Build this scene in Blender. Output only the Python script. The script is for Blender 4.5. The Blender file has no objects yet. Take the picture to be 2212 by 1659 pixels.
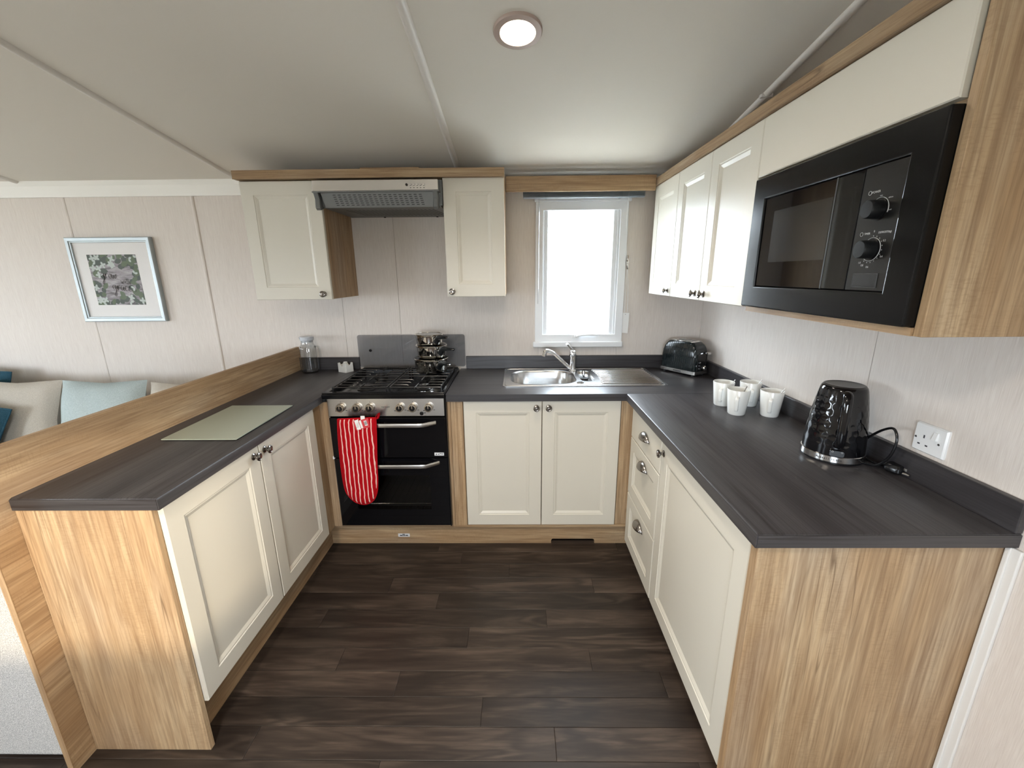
import bpy, bmesh, math, random
from mathutils import Vector, Matrix
random.seed(7)
PI = math.pi
SC = bpy.context.scene
COL = SC.collection

# ------------------------------------------------------------------ camera
def cam_axes(yaw, pit, rol):
    cy, sy, cp, sp, cr, sr = math.cos(yaw), math.sin(yaw), math.cos(pit), math.sin(pit), math.cos(rol), math.sin(rol)
    f = Vector((sy*cp, cy*cp, sp)); r = Vector((cy, -sy, 0)); u = r.cross(f)
    return r*cr + u*sr, u*cr - r*sr, f
R_, U_, F_ = cam_axes(-0.0130, -0.2546, -0.0089)
cd = bpy.data.cameras.new('camera'); cam = bpy.data.objects.new('camera', cd); COL.objects.link(cam)
cd.sensor_fit = 'HORIZONTAL'; cd.sensor_width = 36.0; cd.lens = 905.7523/2212*36.0; cd.clip_start = 0.02
m = Matrix((R_, U_, -F_)).transposed().to_4x4(); m.translation = Vector((0.0502, -2.5798, 1.4673))
cam.matrix_world = m
SC.camera = cam

# ------------------------------------------------------------------ sky, sun, exposure
SC.view_settings.view_transform = 'Standard'
SC.view_settings.look = 'None'
SC.view_settings.gamma = 1.0
SC.view_settings.use_curve_mapping = False
SC.view_settings.exposure = 1.38
w = bpy.data.worlds.new('sky'); SC.world = w; w.use_nodes = True
bg = w.node_tree.nodes['Background']
bg.inputs['Color'].default_value = (0.80, 0.90, 1.0, 1); bg.inputs['Strength'].default_value = 12.0
SUN_DIR = Vector((-0.42, 1.0, -0.20))
sd = bpy.data.lights.new('sun', 'SUN'); sd.energy = 1.35; sd.angle = math.radians(3.0); sd.color = (1.0, 0.82, 0.58)
so = bpy.data.objects.new('sun', sd); COL.objects.link(so)
so.rotation_euler = SUN_DIR.to_track_quat('-Z', 'Y').to_euler(); so.location = (2, -8, 3)
def portal(name, loc, rot, sx, sy):
    """sampling guide for daylight at a window opening (gives off no light itself)"""
    d = bpy.data.lights.new(name, 'AREA'); d.shape = 'RECTANGLE'; d.size = sx; d.size_y = sy
    d.cycles.is_portal = True
    o = bpy.data.objects.new(name, d); COL.objects.link(o); o.location = loc; o.rotation_euler = rot
portal('daylight_kitchen_window', (0.42, 0.07, 1.47), (-PI/2, 0, 0), 0.40, 0.73)
portal('daylight_rear_door', (-4.4, -3.85, 1.20), (PI/2, 0, 0), 0.9, 1.2)
portal('daylight_rear_window', (-0.21, -3.85, 1.155), (PI/2, 0, 0), 0.82, 0.65)
portal('daylight_front_window', (-6.45, -2.35, 1.4), (0, -PI/2, 0), 1.0, 1.3)
SC.cycles.caustics_reflective = False
SC.cycles.caustics_refractive = False
SC.cycles.max_bounces = 8
SC.cycles.diffuse_bounces = 4
SC.cycles.glossy_bounces = 3
SC.cycles.sample_clamp_indirect = 6.0

# ------------------------------------------------------------------ materials
def srgb(r, g, b):
    f = lambda c: (c/255/12.92) if c/255 <= 0.04045 else ((c/255+0.055)/1.055)**2.4
    return (f(r), f(g), f(b), 1)
class NT:
    def __init__(s, name):
        s.m = bpy.data.materials.new(name); s.m.use_nodes = True; s.t = s.m.node_tree
        s.b = s.t.nodes['Principled BSDF']; s.out = s.t.nodes['Material Output']
    def n(s, kind, **kw):
        x = s.t.nodes.new(kind)
        for k, v in kw.items():
            if k.startswith('i_'):
                key = k[2:]; key = int(key) if key.isdigit() else key.replace('_', ' ')
                x.inputs[key].default_value = v
            else: setattr(x, k, v)
        return x
    def l(s, a, b): s.t.links.new(a, b)
    def coords(s, scale, rand=True):
        tc = s.n('ShaderNodeTexCoord'); mp = s.n('ShaderNodeMapping'); mp.inputs['Scale'].default_value = scale
        src = tc.outputs['Object']
        if rand:
            oi = s.n('ShaderNodeObjectInfo'); mu = s.n('ShaderNodeMath', operation='MULTIPLY', i_1=17.0); s.l(oi.outputs['Random'], mu.inputs[0])
            ad = s.n('ShaderNodeVectorMath', operation='ADD'); s.l(src, ad.inputs[0]); s.l(mu.outputs[0], ad.inputs[1]); src = ad.outputs[0]
        s.l(src, mp.inputs['Vector']); return mp.outputs[0]
    def noise(s, scale, detail=4, rough=0.55, dist=0.0, vec=None, rand=True, sc=1.0):
        x = s.n('ShaderNodeTexNoise', i_Scale=sc, i_Detail=detail, i_Roughness=rough, i_Distortion=dist)
        s.l(vec if vec is not None else s.coords(scale, rand), x.inputs['Vector']); return x.outputs['Fac']
    def ramp(s, fac, stops, interp='LINEAR'):
        x = s.n('ShaderNodeValToRGB'); x.color_ramp.interpolation = interp; e = x.color_ramp.elements
        while len(e) < len(stops): e.new(0.5)
        for el, (p, c) in zip(e, stops):
            el.position = p; el.color = c if len(c) == 4 else (*c, 1)
        s.l(fac, x.inputs['Fac']); return x.outputs['Color']
    def mix(s, fac, a, b, blend='MIX'):
        x = s.n('ShaderNodeMix', data_type='RGBA', blend_type=blend)
        for sock, v in ((x.inputs[0], fac), (x.inputs[6], a), (x.inputs[7], b)):
            if isinstance(v, bpy.types.NodeSocket): s.l(v, sock)
            else: sock.default_value = v
        return x.outputs[2]
    def mul(s, a, b, op='MULTIPLY'):
        x = s.n('ShaderNodeMath', operation=op)
        for i, v in enumerate((a, b)):
            if isinstance(v, bpy.types.NodeSocket): s.l(v, x.inputs[i])
            else: x.inputs[i].default_value = v
        return x.outputs[0]
    def bump(s, h, strength=0.2, dist=0.002):
        x = s.n('ShaderNodeBump', i_Strength=strength, i_Distance=dist); s.l(h, x.inputs['Height']); s.l(x.outputs[0], s.b.inputs['Normal'])
    def set(s, **kw):
        for k, v in kw.items():
            k = k.replace('_', ' ')
            if isinstance(v, bpy.types.NodeSocket): s.l(v, s.b.inputs[k])
            else: s.b.inputs[k].default_value = v
        return s
G = lambda v: (v, v, v, 1)
def plain(name, col, rough=0.5, metal=0.0, **kw):
    n = NT(name); n.set(Base_Color=col, Roughness=rough, Metallic=metal, **kw); return n.m
def ax_scale(axis, along, across):
    return tuple(along if i == 'xyz'.index(axis) else across for i in range(3))
def oak(axis, nm='light_oak_', dark=1.0):
    n = NT(nm+axis)
    D = lambda r, g, b: srgb(r*dark, g*dark, b*dark)
    # broad figure along the grain, then pale and warm clouds
    a = n.noise(ax_scale(axis, 0.9, 7), 7, 0.62, 0.9)
    c = n.ramp(a, [(0.26, D(162, 130, 96)), (0.45, D(189, 158, 121)), (0.58, D(204, 176, 139)), (0.76, D(217, 195, 161))])
    cl = n.noise(ax_scale(axis, 2.0, 4.5), 3, 0.5, 0.4)
    c = n.mix(n.ramp(cl, [(0.42, G(0.0)), (0.70, G(0.40))]), c, D(176, 139, 100))
    gy = n.noise(ax_scale(axis, 1.6, 5.5), 3, 0.5, 0.2)
    c = n.mix(n.ramp(gy, [(0.50, G(0.0)), (0.74, G(0.45))]), c, D(196, 184, 166))
    b = n.noise(ax_scale(axis, 5, 150), 4, 0.65, 0.3)
    st = n.noise(ax_scale(axis, 1.3, 42), 4, 0.6, 0.5)
    c = n.mix(n.ramp(st, [(0.46, G(0.0)), (0.66, G(0.48))]), c, D(142, 112, 82))
    c = n.mix(n.ramp(b, [(0.40, G(0.0)), (0.66, G(0.58))]), c, D(132, 102, 74))
    fl = n.noise(ax_scale(axis, 260, 60), 2, 0.5); ms = n.noise(ax_scale(axis, 4, 13), 2)
    flm = n.mul(n.ramp(fl, [(0.5, G(0)), (0.62, G(0.16))]), n.ramp(ms, [(0.48, G(0)), (0.6, G(1))]))
    c = n.mix(flm, c, D(134, 104, 74))
    # long thin cracks, broken up
    k = n.noise(ax_scale(axis, 0.6, 13), 2, 0.45, 0.15)
    line = n.ramp(k, [(0.4935, G(0)), (0.4985, G(1)), (0.5015, G(1)), (0.5065, G(0))])
    gap = n.noise(ax_scale(axis, 1.4, 4.0), 2)
    lm = n.mul(line, n.ramp(gap, [(0.50, G(0)), (0.62, G(0.62))]))
    c = n.mix(lm, c, D(86, 62, 42))
    kn = n.n('ShaderNodeTexVoronoi', i_Scale=1.0); n.l(n.coords(ax_scale(axis, 1.9, 4.2)), kn.inputs['Vector'])
    km = n.ramp(kn.outputs['Distance'], [(0.015, G(0.85)), (0.06, G(0))])
    c = n.mix(km, c, D(108, 74, 48))
    n.set(Base_Color=c, Roughness=0.5, Specular_IOR_Level=0.3)
    n.bump(n.mul(b, n.mul(lm, -1.5), 'ADD'), 0.10, 0.001)
    return n.m
def worktop_mat(axis):
    n = NT('dark_grain_laminate_'+axis)
    a = n.noise(ax_scale(axis, 0.8, 11), 5, 0.6, 0.4)
    c = n.ramp(a, [(0.3, srgb(49, 47, 49)), (0.5, srgb(62, 60, 62)), (0.7, srgb(74, 72, 73))])
    b = n.noise(ax_scale(axis, 2.2, 210), 4, 0.65)
    c = n.mix(n.ramp(b, [(0.36, G(0.6)), (0.60, G(0))]), c, srgb(38, 36, 38))
    k = n.noise(ax_scale(axis, 0.5, 17), 3, 0.5, 0.35)
    line = n.ramp(k, [(0.484, G(0)), (0.5, G(0.8)), (0.516, G(0))])
    c = n.mix(line, c, srgb(38, 33, 34))
    n.set(Base_Color=c, Roughness=0.36, Specular_IOR_Level=0.5)
    n.bump(b, 0.10, 0.0006)
    return n.m
def floor_mat():
    n = NT('dark_oak_vinyl')
    oi = n.n('ShaderNodeObjectInfo')
    wv = n.noise((1.2, 9, 1), 3, 0.5, 0.3)
    ring = n.mul(n.mul(wv, 70.0), 0.0, 'ADD'); ring = n.mul(ring, 0, 'SINE')
    ring = n.mul(n.mul(ring, 0.5), 0.5, 'ADD')
    a = n.noise((1.6, 14, 1), 5, 0.62, 0.5)
    c = n.ramp(a, [(0.30, srgb(36, 29, 25)), (0.5, srgb(62, 52, 45)), (0.68, srgb(92, 79, 69))])
    c = n.mix(n.mul(ring, n.ramp(n.noise((1.5, 5, 1), 2), [(0.40, G(0)), (0.56, G(0.75))])), c, srgb(38, 31, 27))
    f = n.noise((9, 190, 1), 3, 0.6)
    c = n.mix(n.ramp(f, [(0.35, G(0.35)), (0.6, G(0))]), c, srgb(42, 34, 30))
    v = n.ramp(oi.outputs['Random'], [(0, G(0.70)), (1, G(1.22))])
    c = n.mix(1.0, c, v, 'MULTIPLY')
    n.set(Base_Color=c, Roughness=0.42, Specular_IOR_Level=0.4)
    n.bump(f, 0.12, 0.0008)
    return n.m
def wall_mat(nm, across):
    n = NT(nm)
    a = n.noise((650, 650, 14), 3, 0.6, rand=False); b = n.noise((120, 120, 4), 3, 0.6, rand=False)
    c = n.ramp(a, [(0.3, srgb(208, 199, 190)), (0.55, srgb(221, 213, 205)), (0.75, srgb(228, 222, 214))])
    c = n.mix(n.ramp(b, [(0.4, G(0.20)), (0.65, G(0))]), c, srgb(203, 191, 183))
    n.set(Base_Color=c, Roughness=0.6, Specular_IOR_Level=0.3); n.bump(a, 0.06, 0.0005)
    return n.m
def fabric(nm, c1, c2, sc=260):
    n = NT(nm); a = n.noise((sc, sc, sc), 3, 0.7); b = n.noise((9, 9, 9), 2)
    c = n.mix(n.ramp(a, [(0.35, G(0)), (0.65, G(1))]), c1, c2)
    n.set(Base_Color=c, Roughness=0.95, Specular_IOR_Level=0.1); n.bump(n.mul(a, n.mul(b, 2.0), 'ADD'), 0.35, 0.002); return n.m
def glass(nm, tint=(1, 1, 1, 1), refl=1.0, rough=0.0):
    n = NT(nm); n.t.nodes.remove(n.b)
    tr = n.n('ShaderNodeBsdfTransparent'); tr.inputs[0].default_value = tint
    gl = n.n('ShaderNodeBsdfGlossy'); gl.inputs['Roughness'].default_value = rough
    fr = n.n('ShaderNodeFresnel', i_IOR=1.5); mx = n.n('ShaderNodeMixShader')
    ge = n.n('ShaderNodeNewGeometry'); ff = n.mul(1.0, ge.outputs['Backfacing'], 'SUBTRACT')
    n.l(n.mul(n.mul(fr.outputs[0], refl), ff), mx.inputs[0]); n.l(tr.outputs[0], mx.inputs[1]); n.l(gl.outputs[0], mx.inputs[2]); n.l(mx.outputs[0], n.out.inputs['Surface'])
    return n.m
def brushed(nm, col, rough, axis='x'):
    n = NT(nm); a = n.noise(ax_scale(axis, 4, 600), 2)
    n.set(Base_Color=col, Metallic=1.0, Roughness=n.ramp(a, [(0.3, G(max(rough-0.07, 0.03))), (0.7, G(rough+0.08))])); return n.m
OAK = {a: oak(a, 'light_oak_', 0.94) for a in 'xyz'}
OAK_SHADE = {a: oak(a, 'shaded_oak_', 0.86) for a in 'xyz'}  # darker copy of the oak, shade painted into the cornice colour
TOP = {a: worktop_mat(a) for a in 'xy'}
M_floor = floor_mat(); M_wall = wall_mat('linen_wallboard', 'x')
def _ceil():
    n = NT('ceiling_board'); a = n.noise((90, 90, 90), 3, rand=False)
    n.set(Base_Color=srgb(228, 223, 214), Roughness=0.75, Specular_IOR_Level=0.2); n.bump(a, 0.10, 0.001); return n.m
M_ceil = _ceil()
M_strip = plain('ceiling_strip', srgb(224, 219, 212), 0.45)
def _cream():
    n = NT('cream_cabinet_foil'); a = n.noise((500, 500, 500), 2)
    n.set(Base_Color=srgb(212, 207, 194), Roughness=0.40, Specular_IOR_Level=0.45); n.bump(a, 0.03, 0.0004); return n.m
M_cream = _cream()
M_white = plain('white_plastic', srgb(235, 236, 236), 0.35)
M_upvc = plain('white_window_frame', srgb(232, 234, 236), 0.3)
M_coving = plain('white_coving', srgb(238, 236, 230), 0.5)
M_steel = plain('brushed_steel', (0.66, 0.65, 0.63, 1), 0.27, 1.0)
M_sink = plain('sink_steel', (0.62, 0.62, 0.62, 1), 0.24, 1.0)
M_chrome = plain('chrome', (0.80, 0.80, 0.80, 1), 0.06, 1.0)
M_panst = plain('polished_pan_steel', (0.78, 0.76, 0.72, 1), 0.07, 1.0)
M_pewter = plain('pewter_metal', (0.28, 0.26, 0.24, 1), 0.24, 1.0)
M_bronze = plain('brushed_bronze_knob', (0.48, 0.42, 0.34, 1), 0.3, 1.0)
M_alu = plain('silver_picture_frame', (0.40, 0.44, 0.45, 1), 0.42, 0.55)
M_hood = plain('grey_hood_enamel', srgb(112, 114, 113), 0.45, 0.3)
M_hooddark = plain('dark_slot', srgb(50, 50, 50), 0.6)
M_bglass = plain('black_oven_glass', (0.004, 0.004, 0.005, 1), 0.05, 0.0, Specular_IOR_Level=0.28)
M_enamel = plain('black_enamel', (0.004, 0.004, 0.005, 1), 0.16, 0.0, Specular_IOR_Level=0.3)
M_iron = plain('cast_iron_black', (0.012, 0.012, 0.013, 1), 0.26, 0.0, Specular_IOR_Level=0.7)
M_bplast = plain('black_plastic', (0.008, 0.008, 0.009, 1), 0.22)
M_bmatte = plain('black_matte', (0.007, 0.008, 0.009, 1), 0.42, 0.0, Specular_IOR_Level=0.25)
M_grey = plain('grey_ring_print', srgb(190, 190, 190), 0.5)
M_ceramic = plain('white_ceramic', srgb(232, 232, 228), 0.15)
M_rubber = plain('black_rubber', (0.012, 0.012, 0.012, 1), 0.6)
M_glass = glass('clear_glass')
M_pane = glass('window_glass', (0.97, 0.98, 0.98, 1))
M_smoke = glass('smoked_glass', (0.70, 0.71, 0.73, 1), 1.0)
M_oveng = glass('oven_window_glass', (0.60, 0.60, 0.60, 1), 1.3)
M_jug = glass('jug_glass', (0.955, 0.962, 0.962, 1), 2.6)
M_board = glass('board', (0.6, 0.7, 0.65, 1))
def _board():
    n = NT('frosted_glass_board'); a = n.noise((700, 700, 700), 2)
    n.set(Base_Color=srgb(150, 158, 145), Roughness=0.30, Specular_IOR_Level=0.5); n.bump(a, 0.15, 0.0005); return n.m
M_board = _board()
M_boardedge = plain('glass_board_edge', srgb(150, 190, 175), 0.15)
M_teal = fabric('teal_velvet', srgb(40, 72, 88), srgb(58, 92, 108))
M_cush_c = fabric('cream_linen', srgb(180, 173, 161), srgb(200, 193, 182))
M_cush_b = fabric('grey_blue_linen', srgb(160, 172, 172), srgb(186, 197, 196))
M_sofa = fabric('white_woven_fabric', srgb(150, 150, 150), srgb(214, 213, 210), 330)
def gives(nm, col, s):
    n = NT(nm); n.set(Base_Color=(0, 0, 0, 1), Emission_Color=col, Emission_Strength=s); return n.m
M_led = gives('downlight_diffuser', (1.0, 0.80, 0.56, 1), 14.0)
def _mitt():
    n = NT('red_striped_cotton')
    tc = n.n('ShaderNodeTexCoord'); sp = n.n('ShaderNodeSeparateXYZ'); n.l(tc.outputs['Object'], sp.inputs[0])
    wob = n.noise((30, 30, 16), 2, rand=False)
    x = n.mul(sp.outputs[0], n.mul(n.mul(wob, -0.5, 'ADD'), 0.012), 'ADD')
    # the stripes lean a little towards the tip
    x = n.mul(x, n.mul(sp.outputs[2], -0.012), 'ADD')
    ph = n.mul(n.mul(x, 1/0.0212), 0.0, 'FRACT')
    st = n.ramp(ph, [(0.36, G(0)), (0.40, G(1)), (0.60, G(1)), (0.64, G(0))])
    ins = n.mul(n.mul(x, 0, 'ABSOLUTE'), 0.086, 'LESS_THAN')
    c = n.mix(n.mul(st, ins), srgb(170, 14, 24), srgb(240, 196, 184))
    f = n.noise((500, 500, 500), 2)
    n.set(Base_Color=c, Roughness=0.95, Specular_IOR_Level=0.1); n.bump(f, 0.4, 0.001); return n.m
M_mitt = _mitt()
M_red = fabric('red_cotton', srgb(165, 14, 24), srgb(182, 22, 32))
M_ink = plain('black_ink', (0.012, 0.012, 0.014, 1), 0.6)
M_paper = plain('white_card', srgb(238, 238, 236), 0.7)
M_pinkcard = plain('red_card', srgb(205, 60, 66), 0.7)
M_mat = plain('picture_mount', srgb(236, 234, 232), 0.7)
def _grow():
    n = NT('printed_grey_boards')
    a = n.noise((9, 1, 60), 5, 0.65, 0.6, rand=False)
    c = n.ramp(a, [(0.34, srgb(58, 52, 54)), (0.45, srgb(128, 122, 126)), (0.6, srgb(172, 166, 170))])
    n.set(Base_Color=c, Roughness=0.6); return n.m
M_print = _grow()
M_leafA = plain('print_leaf_green', srgb(74, 92, 62), 0.6)
M_leafB = plain('print_leaf_dark', srgb(46, 62, 50), 0.6)
M_petal = plain('print_petal', srgb(186, 196, 190), 0.6)
M_toast = None
def _toast():
    n = NT('toaster_ribbed_black')
    br = n.n('ShaderNodeTexBrick', offset=0.5, i_Scale=1.0, i_Mortar_Size=0.0014, i_Mortar_Smooth=1.0, i_Brick_Width=0.0135, i_Row_Height=0.042)
    n.l(n.coords((1, 1, 1), False), br.inputs['Vector'])
    tc = n.n('ShaderNodeTexCoord'); sp = n.n('ShaderNodeSeparateXYZ'); n.l(tc.outputs['Object'], sp.inputs[0])
    cb = n.n('ShaderNodeCombineXYZ'); n.l(sp.outputs[0], cb.inputs[0]); n.l(sp.outputs[2], cb.inputs[1]); n.l(cb.outputs[0], br.inputs['Vector'])
    n.set(Base_Color=(0.006, 0.010, 0.011, 1), Roughness=0.13)
    n.bump(n.mul(br.outputs['Fac'], -1.0), 0.9, 0.004); return n.m
M_toast = _toast()
M_kettle = plain('glossy_black_kettle', (0.004, 0.004, 0.005, 1), 0.06)
M_out_white = plain('outside_white_cladding', srgb(236, 238, 240), 0.6)
M_out_grey = plain('outside_grey_pipe', srgb(120, 124, 130), 0.5)
M_out_ground = plain('outside_gravel', srgb(170, 165, 155), 0.9)
M_blind = plain('venetian_slat_blue_grey', srgb(150, 160, 170), 0.35)
M_skirt = plain('white_trim', srgb(226, 224, 220), 0.4)
M_bounce_carpet = fabric('beige_bounce_carpet', srgb(186, 176, 160), srgb(206, 197, 182), 200)
M_label = plain('printed_label', srgb(225, 228, 232), 0.5)

# ------------------------------------------------------------------ mesh helpers
class B:
    def __init__(s): s.v = []; s.f = []; s.mi = []; s.cur = 0
    def add(s, vs, fs):
        o = len(s.v); s.v += [tuple(x) for x in vs]
        for f in fs: s.f.append(tuple(i+o for i in f)); s.mi.append(s.cur)
        return s
    def box(s, x0, y0, z0, x1, y1, z1):
        x0, x1 = sorted((x0, x1)); y0, y1 = sorted((y0, y1)); z0, z1 = sorted((z0, z1))
        v = [(x0,y0,z0),(x1,y0,z0),(x1,y1,z0),(x0,y1,z0),(x0,y0,z1),(x1,y0,z1),(x1,y1,z1),(x0,y1,z1)]
        return s.add(v, [(0,3,2,1),(4,5,6,7),(0,1,5,4),(1,2,6,5),(2,3,7,6),(3,0,4,7)])
    def loops(s, L, cap0=True, cap1=True, closed=True):
        n = len(L[0]); o = len(s.v); vs = [p for l in L for p in l]; fs = []
        for i in range(len(L)-1):
            for j in range(n if closed else n-1):
                a, b = i*n+j, i*n+(j+1) % n; fs.append((a, b, b+n, a+n))
        if cap0: fs.append(tuple(reversed(range(n))))
        if cap1: fs.append(tuple(range((len(L)-1)*n, len(L)*n)))
        return s.add(vs, fs)
    def prism(s, poly, axis, a, b):
        """poly in the two other axes (x,y,z order), extruded along axis from a to b"""
        def P(p, t):
            return {'x': (t, p[0], p[1]), 'y': (p[0], t, p[1]), 'z': (p[0], p[1], t)}[axis]
        return s.loops([[P(p, a) for p in poly], [P(p, b) for p in poly]])
    def lathe(s, prof, org=(0,0,0), n=(0,0,1), seg=32, mod=None):
        n = Vector(n).normalized(); t = Vector((1,0,0)) if abs(n.x) < 0.8 else Vector((0,1,0))
        a = n.cross(t).normalized(); b = n.cross(a); org = Vector(org); L = []
        for r, h in prof:
            r = max(r, 1e-5)
            L.append([org + n*h + (a*math.cos(k*2*PI/seg) + b*math.sin(k*2*PI/seg))*r*(mod(k/seg, h) if mod else 1) for k in range(seg)])
        return s.loops(L, True, True)
    def cyl(s, p0, p1, r, seg=16, r2=None):
        p0, p1 = Vector(p0), Vector(p1); return s.lathe([(r, 0), (r if r2 is None else r2, (p1-p0).length)], p0, p1-p0, seg)
    def tube(s, pts, r, seg=10, flat=None):
        pts = [Vector(p) for p in pts]; L = []; up = None
        for i, p in enumerate(pts):
            d = (pts[min(i+1, len(pts)-1)] - pts[max(i-1, 0)]).normalized()
            if up is None: up = Vector((0,0,1)) if abs(d.z) < 0.9 else Vector((1,0,0))
            a = d.cross(up).normalized(); b = a.cross(d).normalized(); up = b
            ra, rb = (r, r) if flat is None else flat
            L.append([p + a*math.cos(k*2*PI/seg)*ra + b*math.sin(k*2*PI/seg)*rb for k in range(seg)])
        return s.loops(L)
    def mesh(s, me, mat):
        return s.add([mat @ v.co for v in me.vertices], [tuple(p.vertices) for p in me.polygons])
def smooth_path(pts, n=8):
    pts = [Vector(p) for p in pts]; out = []
    P = [pts[0]] + pts + [pts[-1]]
    for i in range(1, len(P)-2):
        for k in range(n):
            t = k/n; p0, p1, p2, p3 = P[i-1:i+3]
            out.append(0.5*((2*p1) + (p2-p0)*t + (2*p0-5*p1+4*p2-p3)*t*t + (3*p1-p0-3*p2+p3)*t**3))
    out.append(pts[-1]); return out
def rrect(w, h, r, n=5, cx=0, cy=0):
    out = []
    for sx, sy, a0 in ((1,1,0), (-1,1,90), (-1,-1,180), (1,-1,270)):
        for k in range(n+1):
            a = math.radians(a0 + 90*k/n); out.append((cx + sx*(w/2-r) + r*math.cos(a), cy + sy*(h/2-r) + r*math.sin(a)))
    return out
def finish(name, b, mats, smooth=False, bevel=0, seg=2, angle=38):
    me = bpy.data.meshes.new(name); me.from_pydata(b.v, [], b.f)
    mats = mats if isinstance(mats, (list, tuple)) else [mats]
    for mm in mats: me.materials.append(mm)
    if len(mats) > 1: me.polygons.foreach_set('material_index', b.mi)
    bm = bmesh.new(); bm.from_mesh(me); bmesh.ops.recalc_face_normals(bm, faces=bm.faces); bm.to_mesh(me); bm.free()
    if smooth:
        me.polygons.foreach_set('use_smooth', [True]*len(me.polygons)); me.set_sharp_from_angle(angle=math.radians(angle))
    o = bpy.data.objects.new(name, me); COL.objects.link(o)
    if bevel:
        md = o.modifiers.new('bevel', 'BEVEL'); md.width = bevel; md.segments = seg; md.limit_method = 'ANGLE'; md.angle_limit = math.radians(40)
    return o
def recentre(o):
    me = o.data
    xs = [v.co for v in me.vertices]
    c = Vector([(min(q[i] for q in xs) + max(q[i] for q in xs))/2 for i in range(3)])
    me.transform(Matrix.Translation(-c)); o.location = c
def chain(o, world):
    off = Vector((0,0,0))
    while o is not None:
        if o.parent is None and not world: break
        off = off + o.location; o = o.parent
    return off
def part(name, b, mat, parent, world=True, label=None, **kw):
    o = finish(name, b, mat, **kw); recentre(o); o.location = o.location - chain(parent, world); o.parent = parent
    if label: o['label'] = label
    if name == 'lettering': o['kind'] = 'stuff'
    return o
def tag(o, label=None, cat=None, group=None, kind=None):
    for k, v in (('label', label), ('category', cat), ('group', group), ('kind', kind)):
        if v: o[k] = v
    return o
def thing(name, loc, label, cat, group=None, rz=0):
    o = bpy.data.objects.new(name, None); COL.objects.link(o); o.location = loc; o.rotation_euler = (0,0,rz); o.empty_display_size = 0.05
    return tag(o, label, cat, group)
def single(name, b, mat, label, cat, group=None, **kw):
    o = finish(name, b, mat, **kw); recentre(o); return tag(o, label, cat, group)
def struct(name, b, mat, label=None, **kw):
    o = finish(name, b, mat, **kw); recentre(o); return tag(o, label, None, None, 'structure')
def copy_tree(o, parent=None):
    c = o.copy(); COL.objects.link(c); c.parent = parent
    for ch in list(o.children): copy_tree(ch, c)
    return c
def text_into(b, s, size, org, u, v, n, shear=0.0, align='CENTER', depth=0.0004, space=1.0):
    cu = bpy.data.curves.new('t', 'FONT'); cu.body = s; cu.size = size; cu.shear = shear; cu.align_x = align; cu.align_y = 'CENTER'; cu.resolution_u = 3
    cu.space_character = space
    to = bpy.data.objects.new('t', cu); COL.objects.link(to)
    bpy.context.view_layer.update()
    me = bpy.data.meshes.new_from_object(to.evaluated_get(bpy.context.evaluated_depsgraph_get()))
    bpy.data.objects.remove(to); bpy.data.curves.remove(cu)
    u, v, n = Vector(u).normalized(), Vector(v).normalized(), Vector(n).normalized()
    mt = Matrix((u, v, n)).transposed().to_4x4(); mt.translation = Vector(org) + n*depth
    b.mesh(me, mt); bpy.data.meshes.remove(me); return b
def holed_sheet(b, outer, holes, zmap, th):
    """flat sheet with holes through a filled 2D curve; zmap maps (x, y, z) to the place"""
    cu = bpy.data.curves.new('c', 'CURVE'); cu.dimensions = '2D'; cu.fill_mode = 'BOTH'; cu.extrude = th/2
    for poly in [outer] + holes:
        sp = cu.splines.new('POLY'); sp.points.add(len(poly)-1); sp.use_cyclic_u = True
        for p, q in zip(sp.points, poly): p.co = (q[0], q[1], 0, 1)
    to = bpy.data.objects.new('c', cu); COL.objects.link(to); bpy.context.view_layer.update()
    me = bpy.data.meshes.new_from_object(to.evaluated_get(bpy.context.evaluated_depsgraph_get()))
    bpy.data.objects.remove(to); bpy.data.curves.remove(cu)
    b.add([zmap(*vv.co) for vv in me.vertices], [tuple(p.vertices) for p in me.polygons]); bpy.data.meshes.remove(me); return b
# frames: (u, v, d) on a face -> world; d points out of the face towards the viewer
def face_back(y): return lambda u, v, d: (u, y - d, v)          # faces -Y, u = x
def face_left(x): return lambda u, v, d: (x + d, u, v)          # faces +X, u = y
def face_right(x): return lambda u, v, d: (x - d, u, v)         # faces -X, u = y
def door_mesh(P, u0, u1, v0, v1, th=0.018, inset=0.062, flat=False):
    b = B(); rc = lambda i, d: [P(u0+i, v0+i, d), P(u1-i, v0+i, d), P(u1-i, v1-i, d), P(u0+i, v1-i, d)]
    e = 0.0025
    L = [rc(0, -th), rc(0, -e), rc(e, 0)]
    if not flat:
        i = inset; L += [rc(i, 0), rc(i+0.0025, -0.0028), rc(i+0.007, -0.0028), rc(i+0.019, -0.0085)]
    b.loops(L); return b
KNOB = [(0.0135, 0), (0.0135, 0.0025), (0.0105, 0.0045), (0.0055, 0.006), (0.0055, 0.013), (0.0120, 0.0165), (0.0160, 0.0205), (0.0158, 0.0235), (0.0120, 0.0255), (0.0105, 0.0245), (0.0085, 0.0245), (0.0070, 0.0270), (0.0001, 0.0280)]
def knob(parent, P, u, v, mat=None):
    a, n = Vector(P(u, v, 0)), Vector(P(u, v, 1)) - Vector(P(u, v, 0))
    b = B().lathe(KNOB, a, n, 24); return part('knob', b, mat or M_pewter, parent, smooth=True, label='round pewter knob')
def door(parent, P, u0, u1, v0, v1, ku=None, kv=None, name='door', **kw):
    o = part(name, door_mesh(P, u0, u1, v0, v1, **kw), M_cream, parent)
    if ku is not None: knob(o, P, ku, kv)
    return o

# ================================================================== THE ROOM
XR = 1.173; YF = -3.80; XL = -6.40
KC = 0.155; ZE = 2.0
def zc(y): return ZE + KC*(-y) if y > -1.9 else ZE + KC*1.9 - KC*(-y - 1.9)
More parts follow.
